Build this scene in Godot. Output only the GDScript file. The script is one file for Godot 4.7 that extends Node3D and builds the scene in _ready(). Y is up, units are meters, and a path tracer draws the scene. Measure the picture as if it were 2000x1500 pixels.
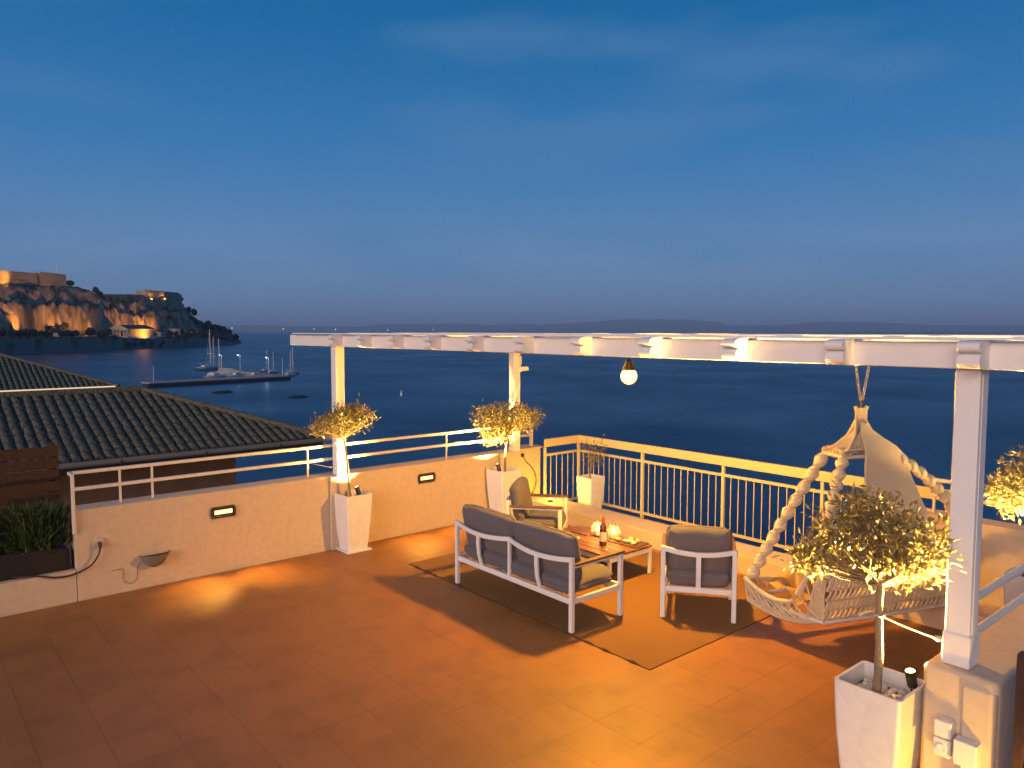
extends Node3D

# ---------------------------------------------------------------- mesh builder
class MB:
	var v := PackedVector3Array()
	var n := PackedVector3Array()
	var c := PackedColorArray()
	var ix := PackedInt32Array()
	var col := Color(1, 1, 1)
	var tinted := false

	func vert(p: Vector3, nn: Vector3) -> int:
		v.append(p)
		n.append(nn)
		c.append(col)
		return v.size() - 1

	func tri(i: int, j: int, k: int) -> void:
		var g := (v[j] - v[i]).cross(v[k] - v[i])
		if g.dot(n[i] + n[j] + n[k]) > 0.0:
			ix.append_array(PackedInt32Array([i, k, j]))
		else:
			ix.append_array(PackedInt32Array([i, j, k]))

	func face(a: Vector3, b: Vector3, d: Vector3, nn: Vector3) -> void:
		tri(vert(a, nn), vert(b, nn), vert(d, nn))

	func quad(a: Vector3, b: Vector3, d: Vector3, e: Vector3, nn: Vector3) -> void:
		var i := vert(a, nn)
		var j := vert(b, nn)
		var k := vert(d, nn)
		var l := vert(e, nn)
		tri(i, j, k)
		tri(i, k, l)

	func box(at: Vector3, size: Vector3, bevel := 0.0, basis := Basis()) -> MB:
		var h := size * 0.5
		var b := minf(bevel, minf(h.x, minf(h.y, h.z)) * 0.9)
		var id := {}
		for sx in [-1, 1]:
			for sy in [-1, 1]:
				for sz in [-1, 1]:
					for ax in 3:
						var p := Vector3(sx * h.x, sy * h.y, sz * h.z)
						var nn := Vector3.ZERO
						for k in 3:
							if k == ax:
								nn[k] = [sx, sy, sz][k]
							else:
								p[k] -= [sx, sy, sz][k] * b
						id[[sx, sy, sz, ax]] = vert(at + basis * p, (basis * nn).normalized())
		for ax in 3:
			var u := (ax + 1) % 3
			var w := (ax + 2) % 3
			for s in [-1, 1]:
				var q := []
				for st in [[-1, -1], [1, -1], [1, 1], [-1, 1]]:
					var key := [0, 0, 0, ax]
					key[ax] = s
					key[u] = st[0]
					key[w] = st[1]
					q.append(id[key])
				tri(q[0], q[1], q[2])
				tri(q[0], q[2], q[3])
			if b > 0.0:
				for su in [-1, 1]:
					for sw in [-1, 1]:
						var e := []
						for pr in [[-1, u], [1, u], [1, w], [-1, w]]:
							var key := [0, 0, 0, pr[1]]
							key[ax] = pr[0]
							key[u] = su
							key[w] = sw
							e.append(id[key])
						tri(e[0], e[1], e[2])
						tri(e[0], e[2], e[3])
		if b > 0.0:
			for sx in [-1, 1]:
				for sy in [-1, 1]:
					for sz in [-1, 1]:
						tri(id[[sx, sy, sz, 0]], id[[sx, sy, sz, 1]], id[[sx, sy, sz, 2]])
		return self

	# box from corner to corner
	func span(a: Vector3, b: Vector3, bevel := 0.0) -> MB:
		return box((a + b) * 0.5, (b - a).abs(), bevel)

	# square bar between two points, w across and h along "up"
	func bar(a: Vector3, b: Vector3, w: float, h: float, bevel := 0.0, up := Vector3.UP) -> MB:
		var x := (b - a).normalized()
		if absf(x.dot(up)) > 0.98:
			up = Vector3.BACK
		var z := x.cross(up).normalized()
		return box((a + b) * 0.5, Vector3((b - a).length(), h, w), bevel, Basis(x, z.cross(x).normalized(), z))

	func tube(pts: PackedVector3Array, radius, seg := 8, caps := true, closed := false) -> MB:
		var m := pts.size()
		var up := Vector3.UP
		var rings := []
		var prev := Vector3.ZERO
		for i in m:
			var a := pts[(i - 1 + m) % m] if (closed or i > 0) else pts[0]
			var b := pts[(i + 1) % m] if (closed or i < m - 1) else pts[m - 1]
			var t := (b - a).normalized()
			if i == 0:
				prev = t.cross(Vector3.UP if absf(t.y) < 0.9 else Vector3.RIGHT).normalized()
			var x := (prev - t * prev.dot(t)).normalized()
			prev = x
			var y := t.cross(x)
			var r: float = radius[i] if radius is Array or radius is PackedFloat32Array else radius
			var ring := PackedInt32Array()
			for k in seg:
				var g := TAU * k / seg
				var o := x * cos(g) + y * sin(g)
				ring.append(vert(pts[i] + o * r, o))
			rings.append(ring)
			if caps and not closed and (i == 0 or i == m - 1):
				var nn := -t if i == 0 else t
				var ce := vert(pts[i], nn)
				var first := v.size()
				for k in seg:
					vert(v[ring[k]], nn)
				for k in seg:
					tri(ce, first + k, first + (k + 1) % seg)
		for i in (m if closed else m - 1):
			var r0: PackedInt32Array = rings[i]
			var r1: PackedInt32Array = rings[(i + 1) % m]
			for k in seg:
				var l := (k + 1) % seg
				tri(r0[k], r0[l], r1[l])
				tri(r0[k], r1[l], r1[k])
		return self

	func rod(a: Vector3, b: Vector3, r: float, seg := 8, r2 := -1.0) -> MB:
		return tube(PackedVector3Array([a, b]), [r, r if r2 < 0.0 else r2], seg)

	# profile: x = radius, y = height; turned about the y axis of xf
	func lathe(profile: PackedVector2Array, seg := 20, xf := Transform3D()) -> MB:
		var rows := []
		var m := profile.size()
		for i in m:
			var a := profile[maxi(i - 1, 0)]
			var b := profile[mini(i + 1, m - 1)]
			var t := (b - a).normalized()
			var row := PackedInt32Array()
			for k in seg + 1:
				var g := TAU * k / seg
				var o := Vector3(cos(g), 0, sin(g))
				row.append(vert(xf * (o * profile[i].x + Vector3.UP * profile[i].y), (xf.basis * (o * t.y - Vector3.UP * t.x)).normalized()))
			rows.append(row)
		for i in m - 1:
			for k in seg:
				if profile[i].x > 0.00001:
					tri(rows[i][k], rows[i][k + 1], rows[i + 1][k + 1] if profile[i + 1].x > 0.00001 else rows[i + 1][k])
				if profile[i + 1].x > 0.00001:
					tri(rows[i][k], rows[i + 1][k + 1], rows[i + 1][k])
		return self

	func ball(at: Vector3, size: Vector3, seg := 14, lumps := 0.0, sd := 0) -> MB:
		var rows := []
		var nz := FastNoiseLite.new()
		nz.seed = sd
		nz.frequency = 0.9
		for i in seg / 2 + 1:
			var row := PackedVector3Array()
			for k in seg + 1:
				var a := PI * i / (seg / 2) - PI / 2
				var g := TAU * (k % seg) / seg
				var o := Vector3(cos(a) * cos(g), sin(a), cos(a) * sin(g))
				row.append(at + o * size * 0.5 * (1.0 + lumps * nz.get_noise_3dv(o * 1.6 + Vector3(sd, 0, 0))))
			rows.append(row)
		return grid(rows, at)

	# smooth sheet through rows of points; normals turn away from "inside" when it is given
	func grid(rows: Array, inside = null, colors = null) -> MB:
		var h := rows.size()
		var w: int = rows[0].size()
		var base := v.size()
		for i in h:
			for k in w:
				var u: Vector3 = rows[i][mini(k + 1, w - 1)] - rows[i][maxi(k - 1, 0)]
				var t: Vector3 = rows[mini(i + 1, h - 1)][k] - rows[maxi(i - 1, 0)][k]
				if k == 0 or k == w - 1:
					if rows[i][0].distance_to(rows[i][w - 1]) < 0.00001 and w > 3:
						u = rows[i][1] - rows[i][w - 2]
				var nn := u.cross(t)
				if nn.length() < 1e-12:
					nn = (rows[i][k] - inside) if inside != null else Vector3.UP
				nn = nn.normalized()
				if inside != null and nn.dot(rows[i][k] - inside) < 0.0:
					nn = -nn
				if colors != null:
					col = colors[i][k]
				vert(rows[i][k], nn)
		for i in h - 1:
			for k in w - 1:
				var a := base + i * w + k
				tri(a, a + 1, a + w + 1)
				tri(a, a + w + 1, a + w)
		return self

	# flat outline pushed along z of xf
	func plate(outline: PackedVector2Array, depth: float, xf := Transform3D()) -> MB:
		var t := Geometry2D.triangulate_polygon(outline)
		for s in [0.0, depth]:
			var nn := (xf.basis * Vector3(0, 0, -1 if s == 0.0 else 1)).normalized()
			var first := v.size()
			for p in outline:
				vert(xf * Vector3(p.x, p.y, s), nn)
			for i in t.size() / 3:
				tri(first + t[i * 3], first + t[i * 3 + 1], first + t[i * 3 + 2])
		var area := 0.0
		for i in outline.size():
			area += outline[i].cross(outline[(i + 1) % outline.size()])
		for i in outline.size():
			var a := outline[i]
			var b := outline[(i + 1) % outline.size()]
			var e := (b - a).normalized()
			var o := Vector3(e.y, -e.x, 0) * signf(area)
			quad(xf * Vector3(a.x, a.y, 0), xf * Vector3(b.x, b.y, 0), xf * Vector3(b.x, b.y, depth), xf * Vector3(a.x, a.y, depth), (xf.basis * o).normalized())
		return self

	# soft cushion: superellipsoid with a fuller middle, a welt and a few slack folds
	func cushion(at: Vector3, size: Vector3, basis := Basis(), sd := 1, thick_axis := 1) -> MB:
		var nz := FastNoiseLite.new()
		nz.seed = sd
		nz.frequency = 2.2
		var rows := []
		var seg := 40
		for i in 21:
			var row := PackedVector3Array()
			var a := PI * i / 20.0 - PI / 2
			for k in seg + 1:
				var g := TAU * (k % seg) / seg
				var ca := signf(cos(a)) * pow(absf(cos(a)), 0.30)
				var sa := signf(sin(a)) * pow(absf(sin(a)), 0.62)
				var p := Vector3(ca * signf(cos(g)) * pow(absf(cos(g)), 0.26), sa, ca * signf(sin(g)) * pow(absf(sin(g)), 0.26))
				var mid := 1.0 - 0.35 * maxf(pow(absf(p.x), 4.0), pow(absf(p.z), 4.0))
				p.y *= mid
				var q := Vector3.ZERO
				var order: Array = [[1, 2, 0], [0, 1, 2], [0, 2, 1]][thick_axis]
				q[order[0]] = p.x
				q[order[1]] = p.y
				q[order[2]] = p.z
				var o := q * size * 0.5
				o *= 1.0 + 0.05 * nz.get_noise_3dv(o * 3.4 + Vector3(sd, sd, 0)) + 0.012 * nz.get_noise_3dv(o * 11.0)
				row.append(at + basis * o)
			rows.append(row)
		var welt: PackedVector3Array = rows[10].slice(0, seg)
		for i in seg:
			welt[i] = at + (welt[i] - at) * 1.006
		grid(rows, at)
		return tube(welt, 0.0042, 5, false, true)

	func mesh() -> ArrayMesh:
		var a := []
		a.resize(Mesh.ARRAY_MAX)
		a[Mesh.ARRAY_VERTEX] = v
		a[Mesh.ARRAY_NORMAL] = n
		if tinted:
			a[Mesh.ARRAY_COLOR] = c
		a[Mesh.ARRAY_INDEX] = ix
		var m := ArrayMesh.new()
		m.add_surface_from_arrays(Mesh.PRIMITIVE_TRIANGLES, a)
		return m


# ---------------------------------------------------------------- nodes
var used := {}
var M := {}
var rng := RandomNumberGenerator.new()

func numbered(called: String) -> String:
	var k: int = used.get(called, 0)
	used[called] = k + 1
	return called if k == 0 else "%s_%03d" % [called, k]

func tag(o: Node, label: String, category: String, group := "") -> void:
	o.set_meta("label", label)
	o.set_meta("category", category)
	if group:
		o.set_meta("group", group)

func thing(called: String, label: String, category: String, at := Vector3.ZERO, turn := 0.0, group := "") -> Node3D:
	var o := Node3D.new()
	o.name = numbered(called)
	add_child(o)
	o.position = at
	o.rotation.y = turn
	tag(o, label, category, group)
	return o

func part(parent: Node, called: String, m, material: Material, kind := "") -> MeshInstance3D:
	var o := MeshInstance3D.new()
	o.name = called
	o.mesh = m.mesh() if m is MB else m
	o.material_override = material
	parent.add_child(o, true)
	if kind:
		o.set_meta("kind", kind)
	return o

func solo(called: String, m: MB, material: Material, label: String, category: String, at := Vector3.ZERO, turn := 0.0, group := "") -> MeshInstance3D:
	var o := part(self, numbered(called), m, material)
	o.position = at
	o.rotation.y = turn
	tag(o, label, category, group)
	return o

func struct(called: String, m: MB, material: Material) -> MeshInstance3D:
	return part(self, numbered(called), m, material, "structure")

func copy(o: Node3D, at: Vector3, turn: float, label: String, called := "") -> Node3D:
	var d: Node3D = o.duplicate()
	d.name = numbered(called if called else String(o.name))
	add_child(d)
	d.position = at
	d.rotation.y = turn
	d.set_meta("label", label)
	return d

func V(x: float, y: float, z: float) -> Vector3:
	return Vector3(x, y, z)

func lin(r: float, g: float, b: float) -> Color:
	return Color(r, g, b).linear_to_srgb()

func mat(called: String, c: Color, rough := 0.7, metal := 0.0) -> StandardMaterial3D:
	var m := StandardMaterial3D.new()
	m.resource_name = called
	m.albedo_color = c.linear_to_srgb()
	m.roughness = rough
	m.metallic = metal
	M[called] = m
	return m

func noise_tex(sd: int, freq: float, octaves: int, lo: float, hi: float, kind := FastNoiseLite.TYPE_SIMPLEX_SMOOTH, size := 512) -> NoiseTexture2D:
	var f := FastNoiseLite.new()
	f.seed = sd
	f.noise_type = kind
	f.frequency = freq
	f.fractal_octaves = octaves
	var t := NoiseTexture2D.new()
	t.width = size
	t.height = size
	t.seamless = true
	t.noise = f
	var g := Gradient.new()
	g.set_color(0, Color(lo, lo, lo))
	g.set_color(1, Color(hi, hi, hi))
	t.color_ramp = g
	return t

func tri_map(m: StandardMaterial3D, scale: float, world := true) -> void:
	m.uv1_triplanar = true
	m.uv1_world_triplanar = world
	m.uv1_scale = Vector3.ONE * scale

func relief(m: StandardMaterial3D, t: Texture2D, cm: float) -> void:
	m.heightmap_enabled = true
	m.heightmap_texture = t
	m.heightmap_scale = cm

func glow(called: String, c: Color, energy: float) -> StandardMaterial3D:
	var m := mat(called, Color(0.8, 0.8, 0.8), 0.4)
	m.emission_enabled = true
	m.emission = c
	m.emission_energy_multiplier = energy
	return m

func bulb(parent: Node, called: String, at: Vector3, c: Color, energy: float, size: float) -> OmniLight3D:
	var l := OmniLight3D.new()
	l.name = called
	l.light_color = c
	l.light_energy = energy
	l.light_size = size
	l.omni_range = 30.0
	l.omni_attenuation = 2.0
	l.shadow_enabled = true
	parent.add_child(l, true)
	l.position = at
	return l

func spot(parent: Node, called: String, at: Vector3, towards: Vector3, c: Color, energy: float, angle: float, size := 0.03, soft := 0.6) -> SpotLight3D:
	var l := SpotLight3D.new()
	l.name = called
	l.light_color = c
	l.light_energy = energy
	l.light_size = size
	l.spot_angle = angle
	l.spot_angle_attenuation = soft
	l.spot_range = 400.0
	l.spot_attenuation = 2.0
	l.shadow_enabled = true
	parent.add_child(l, true)
	l.position = at
	var d := towards.normalized()
	l.basis = Basis.looking_at(d, Vector3.UP if absf(d.y) < 0.95 else Vector3.RIGHT)
	return l

const WARM := Color(1.0, 0.705, 0.16)
const AMBER := Color(1.0, 0.80, 0.42)

# ---------------------------------------------------------------- scene
func _ready() -> void:
	rng.seed = 7
	camera_sky_light()
	materials()
	sea_and_land()
	terrace()
	walls_and_rails()
	pergola()
	neighbours()
	headland()
	harbour()
	furniture()
	table_things()
	planters_and_trees()
	swing()
	small_things()


func camera_sky_light() -> void:
	var cam := Camera3D.new()
	cam.name = "camera"
	add_child(cam)
	cam.position = V(0, 2.6, 0)
	cam.rotation = V(-0.07136, -0.69987, 0)
	cam.fov = 54.1
	cam.near = 0.05
	cam.far = 60000.0
	cam.current = true

	var e := Environment.new()
	e.tonemap_mode = Environment.TONE_MAPPER_LINEAR
	e.tonemap_exposure = 1.0
	e.background_mode = Environment.BG_SKY
	e.sdfgi_enabled = true
	e.ssao_enabled = true
	e.ssil_enabled = true
	var sky := Sky.new()
	var pm := PanoramaSkyMaterial.new()
	pm.panorama = dusk_sky()
	sky.sky_material = pm
	e.sky = sky
	e.background_energy_multiplier = 1.0
	e.fog_enabled = true
	e.fog_density = 0.000085
	e.fog_light_color = Color(0.74, 0.86, 1.0)
	var we := WorldEnvironment.new()
	we.name = "world"
	we.environment = e
	add_child(we)

	# the last glow of the west, behind the camera
	var sun := DirectionalLight3D.new()
	sun.name = "afterglow"
	sun.light_color = Color(1.0, 0.865, 0.77)
	sun.light_energy = 1.3
	sun.light_angular_distance = 50.0
	sun.shadow_enabled = true
	sun.sky_mode = DirectionalLight3D.SKY_MODE_LIGHT_ONLY
	add_child(sun)
	sun.basis = Basis.looking_at(V(0.94, -0.085, -0.33).normalized())


func dusk_sky() -> ImageTexture:
	var stops := [[-90.0, V(0.030, 0.070, 0.155)], [0.0, V(0.130, 0.205, 0.360)], [2.0, V(0.140, 0.235, 0.405)], [5.6, V(0.132, 0.262, 0.480)], [9.0, V(0.082, 0.226, 0.465)],
		[13.0, V(0.040, 0.190, 0.455)], [21.4, V(0.010, 0.138, 0.365)], [27.0, V(0.010, 0.120, 0.330)], [50.0, V(0.009, 0.090, 0.260)], [90.0, V(0.008, 0.075, 0.220)]]
	var nz := FastNoiseLite.new()
	nz.seed = 11
	nz.frequency = 1.1
	nz.fractal_octaves = 4
	var w := 1024
	var h := 512
	var im := Image.create(w, h, false, Image.FORMAT_RGBF)
	for y in h:
		var el := 90.0 - (y + 0.5) / h * 180.0
		var c := V(0, 0, 0)
		for i in stops.size() - 1:
			if el >= stops[i][0] and el <= stops[i + 1][0]:
				c = (stops[i][1] as Vector3).lerp(stops[i + 1][1], (el - stops[i][0]) / (stops[i + 1][0] - stops[i][0]))
		for x in w:
			var az := TAU * x / w
			var d := V(cos(az) * cos(deg_to_rad(el)), sin(deg_to_rad(el)), sin(az) * cos(deg_to_rad(el)))
			var veil := clampf(nz.get_noise_3d(d.x * 1.6, d.y * 7.5, d.z * 1.6) * 2.3 - 0.05, 0.0, 1.0) * smoothstep(-2.0, 8.0, el)
			var k := c.lerp(V(0.078, 0.212, 0.43), veil * 0.55)
			im.set_pixel(x, y, Color(k.x, k.y, k.z))
	return ImageTexture.create_from_image(im)


func materials() -> void:
	var fine := noise_tex(3, 0.012, 5, 0.955, 1.03)
	var bumps := noise_tex(5, 0.06, 5, 0.0, 1.0)
	var blotch := noise_tex(9, 0.010, 6, 0.89, 1.09)
	for i in 4:
		var t := mat("terracotta_%d" % i, [Color(0.322, 0.134, 0.034), Color(0.332, 0.139, 0.037), Color(0.314, 0.129, 0.033), Color(0.326, 0.138, 0.038)][i], 0.55)
		t.albedo_texture = blotch
		tri_map(t, 0.42)
		relief(t, bumps, 0.05)
	mat("grout", Color(0.22, 0.092, 0.03), 0.9)
	for d in [["plaster", Color(0.62, 0.485, 0.34), 0.85], ["paint", Color(0.74, 0.71, 0.66), 0.5], ["pergola", Color(0.84, 0.80, 0.765), 0.5], ["pot", Color(0.78, 0.755, 0.72), 0.42],
			["frame", Color(0.76, 0.74, 0.71), 0.45], ["rail", Color(0.74, 0.67, 0.56), 0.45], ["balcony_paint", Color(0.68, 0.55, 0.26), 0.5]]:
		var p := mat(d[0], d[1], d[2])
		if d[0] in ["plaster", "pot"]:
			p.albedo_texture = fine
		tri_map(p, 1.4)
		relief(p, bumps, 0.012 if d[0] == "plaster" else 0.012)
	var f := mat("fabric", Color(0.138, 0.124, 0.134), 0.95)
	f.albedo_texture = noise_tex(21, 0.2, 3, 0.75, 1.15)
	tri_map(f, 4.0, false)
	f.rim_enabled = true
	f.rim = 0.4
	relief(f, noise_tex(22, 0.3, 2, 0.0, 1.0), 0.06)
	for i in 3:
		var wd := mat("table_wood_%d" % i, [Color(0.26, 0.115, 0.045), Color(0.225, 0.095, 0.036), Color(0.29, 0.135, 0.055)][i], 0.5)
		wd.albedo_texture = grain(30 + i)
		tri_map(wd, 1.0)
		wd.uv1_scale = V(9.0, 9.0, 1.2)
	var aw := mat("arm_wood", Color(0.17, 0.09, 0.048), 0.55)
	aw.albedo_texture = grain(40)
	tri_map(aw, 6.0, false)
	var sl := mat("slat_wood", Color(0.065, 0.027, 0.010), 0.8)
	sl.albedo_texture = grain(44)
	tri_map(sl, 2.0)
	var rug := mat("rug", Color(0.27, 0.135, 0.040), 0.98)
	rug.albedo_texture = noise_tex(50, 0.22, 3, 0.7, 1.2)
	tri_map(rug, 3.0)
	relief(rug, noise_tex(51, 0.35, 2, 0.0, 1.0), 0.3)
	mat("rug_edge", Color(0.07, 0.035, 0.02), 0.95)
	var rope := mat("rope", Color(0.82, 0.66, 0.42), 0.9)
	rope.albedo_texture = noise_tex(60, 0.25, 3, 0.7, 1.15)
	tri_map(rope, 6.0, false)
	relief(rope, noise_tex(61, 0.3, 2, 0.0, 1.0), 0.3)
	var cloth := mat("blanket", Color(0.62, 0.36, 0.11), 0.95)
	cloth.albedo_texture = noise_tex(62, 0.2, 3, 0.8, 1.1)
	tri_map(cloth, 4.0, false)
	var leaf := mat("leaf", Color(1, 1, 1), 0.38)
	leaf.vertex_color_use_as_albedo = true
	leaf.backlight_enabled = true
	leaf.backlight = Color(0.8, 0.8, 0.8)
	leaf.cull_mode = BaseMaterial3D.CULL_DISABLED
	var bark := mat("bark", Color(0.34, 0.25, 0.16), 0.9)
	bark.albedo_texture = noise_tex(70, 0.06, 5, 0.55, 1.2)
	tri_map(bark, 4.0, false)
	relief(bark, bumps, 0.4)
	mat("soil", Color(0.06, 0.04, 0.025), 0.95)
	mat("pebble", Color(0.78, 0.70, 0.58), 0.6)
	mat("black", Color(0.015, 0.014, 0.013), 0.45)
	mat("bronze", Color(0.05, 0.034, 0.022), 0.5)
	mat("cord_brown", Color(0.05, 0.02, 0.012), 0.6)
	mat("steel", Color(0.5, 0.5, 0.5), 0.3, 1.0)
	mat("ceramic", Color(0.72, 0.68, 0.6), 0.25)
	mat("food", Color(0.62, 0.42, 0.2), 0.8)
	mat("greens", Color(0.10, 0.16, 0.03), 0.7)
	mat("bottle_glass", Color(0.10, 0.028, 0.012), 0.12)
	mat("paper", Color(0.66, 0.6, 0.56), 0.8)
	mat("foil", Color(0.32, 0.06, 0.03), 0.35)
	mat("wax", Color(0.75, 0.65, 0.45), 0.6)
	var gl := mat("glass", Color(1, 1, 1), 0.03)
	gl.albedo_color = Color(1, 1, 1, 0.12)
	gl.transparency = BaseMaterial3D.TRANSPARENCY_ALPHA
	gl.cull_mode = BaseMaterial3D.CULL_DISABLED
	mat("terracotta_pot", Color(0.2, 0.17, 0.14), 0.8)
	var rt := mat("roof_tile", Color(0.15, 0.14, 0.10), 0.9)
	rt.albedo_texture = noise_tex(80, 0.03, 5, 0.45, 1.35)
	tri_map(rt, 0.9)
	for i in 3:
		var r2 := mat("roof_tile_%d" % i, [Color(0.155, 0.142, 0.092), Color(0.138, 0.144, 0.094), Color(0.148, 0.128, 0.088)][i], 0.9)
		r2.albedo_texture = rt.albedo_texture
		tri_map(r2, 0.9)
	mat("gutter", Color(0.16, 0.15, 0.13), 0.5)
	var dw := mat("house_wall", Color(0.20, 0.115, 0.075), 0.9)
	dw.albedo_texture = blotch
	tri_map(dw, 0.4)
	mat("soffit", Color(0.05, 0.035, 0.025), 0.9)
	var rock := mat("rock", Color(1, 1, 1), 0.95)
	rock.vertex_color_use_as_albedo = true
	var st := mat("fort_stone", Color(0.36, 0.28, 0.20), 0.95)
	st.albedo_texture = noise_tex(90, 0.03, 5, 0.6, 1.25)
	tri_map(st, 0.05)
	mat("temple_stone", Color(0.6, 0.5, 0.42), 0.9)
	mat("temple_wall", Color(0.55, 0.40, 0.22), 0.9)
	mat("far_tree", Color(0.022, 0.030, 0.018), 0.95)
	mat("quay", Color(0.16, 0.15, 0.14), 0.95)
	mat("wet_rock", Color(0.02, 0.022, 0.026), 0.8)
	mat("deck", Color(0.30, 0.29, 0.28), 0.9)
	mat("boat_white", Color(0.55, 0.55, 0.55), 0.4)
	mat("mast", Color(0.62, 0.62, 0.62), 0.4)
	mat("far_ridge", Color(0.05, 0.055, 0.06), 1.0)
	glow("globe_glow", Color(1.0, 0.80, 0.50), 2.8)
	glow("spot_lens_glow", Color(1.0, 0.80, 0.42), 14.0)
	glow("step_lens_glow", Color(1.0, 0.86, 0.62), 1.25)
	glow("flame_glow", Color(1.0, 0.82, 0.45), 26.0)
	glow("eave_glow", Color(1.0, 0.80, 0.55), 0.8)
	glow("lamp_glow", Color(0.85, 0.93, 1.0), 1.6)
	glow("fort_lamp_glow", Color(1.0, 0.75, 0.3), 6.0)
	var water := mat("water", Color(0.001, 0.026, 0.082), 0.40)
	water.metallic_specular = 0.31
	water.normal_enabled = true
	var wn := noise_tex(101, 0.022, 5, 0.0, 1.0, FastNoiseLite.TYPE_SIMPLEX_SMOOTH, 1024)
	wn.as_normal_map = true
	wn.bump_strength = 5.0
	wn.color_ramp = null
	water.normal_texture = wn
	water.normal_scale = 0.07
	water.roughness_texture = noise_tex(103, 0.006, 4, 0.7, 1.0)
	tri_map(water, 0.0045)


func grain(sd: int) -> NoiseTexture2D:
	return noise_tex(sd, 0.03, 4, 0.6, 1.25)


# ---------------------------------------------------------------- setting
const SEA := -16.0

func sea_and_land() -> void:
	var s := MB.new()
	s.quad(V(-30000, SEA, -30000), V(30000, SEA, -30000), V(30000, SEA, 30000), V(-30000, SEA, 30000), Vector3.UP)
	struct("sea", s, M.water)
	# town ground under the houses
	var q := MB.new()
	q.span(V(-220, SEA - 2, -130), V(10.5, SEA + 1.6, 60))
	struct("quay_ground", q, M.quay)
	# far shore across the strait
	var nz := FastNoiseLite.new()
	nz.seed = 4
	nz.frequency = 0.00022
	nz.fractal_octaves = 4
	var rows := []
	for i in 9:
		var row := PackedVector3Array()
		for k in 161:
			var a := lerpf(-0.35, 1.75, k / 160.0)
			var dir := V(sin(a), 0, -cos(a))
			var depth := 17000.0 + i * 700.0
			var p := dir * depth
			var hgt := (170.0 + 230.0 * nz.get_noise_2d(p.x * 1.0, p.z * 1.0)) * sin(PI * minf(i / 8.0, 1.0)) * lerpf(0.55, 1.0, smoothstep(0.2, 0.9, a)) * lerpf(1.0, 0.35, smoothstep(0.95, 1.6, a))
			row.append(V(p.x, SEA - 3.0 + maxf(0.0, hgt), p.z))
		rows.append(row)
	var hills := MB.new()
	hills.grid(rows, V(3000, -20000, -3000))
	struct("far_hills", hills, M.far_ridge)


func terrace() -> void:
	var slab := MB.new()
	slab.span(V(-1.6, -0.32, -8.1), V(6.97, -0.010, 1.8))
	var fl := struct("terrace_floor", slab, M.grout)
	var body := MB.new()
	body.span(V(-1.6, SEA + 1.5, -8.34), V(7.36, -0.325, 1.8))
	struct("terrace_building", body, M.plaster)
	# terracotta tiles, 36 cm, laid on the slab
	var tm := MB.new()
	tm.box(V(0, -0.005, 0), V(0.3640, 0.010, 0.3640), 0.0006)
	var tile := tm.mesh()
	var cam: Camera3D = get_node("camera")
	var inv := cam.global_transform.affine_inverse()
	var spots := []
	for i in range(-14, 12):
		for k in range(-15, 15):
			var p := V(3.185 + 0.365 * (i + 0.5), 0, -2.975 + 0.365 * (k + 0.5))
			if p.x < -1.45 or p.x > 6.82 or p.z < -7.95 or p.z > 1.6:
				continue
			var q := inv * p
			var seen: bool = q.z < -0.3 and absf(q.x / q.z) < 0.75 and absf(q.y / q.z) < 0.58
			spots.append([q.length() + (0.0 if seen else 100.0), p])
	# the strip of cut tiles along the ledge and the wall
	spots.sort_custom(func(a, b): return a[0] < b[0])
	var rest := MB.new()
	for i in spots.size():
		var p: Vector3 = spots[i][1]
		if i < 300:
			var o := part(fl, "floor_tile", tile, M["terracotta_%d" % rng.randi_range(0, 3)])
			o.position = p + V(0, rng.randf_range(-0.0008, 0.0), 0)
		else:
			rest.box(p + V(0, -0.005, 0), V(0.3640, 0.010, 0.3640), 0.0006)
	for k in 27:
		rest.box(V(6.90, -0.0055, -7.9 + 0.365 * k), V(0.13, 0.009, 0.3605), 0.0025)
	part(fl, "floor_tile", rest, M.terracotta_0, "stuff")
	# balcony strip beyond the ledge
	var bal := MB.new()
	bal.span(V(7.362, -0.22, -8.05), V(8.06, -0.02, -2.8))
	struct("balcony_floor", bal, M.plaster)


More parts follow.
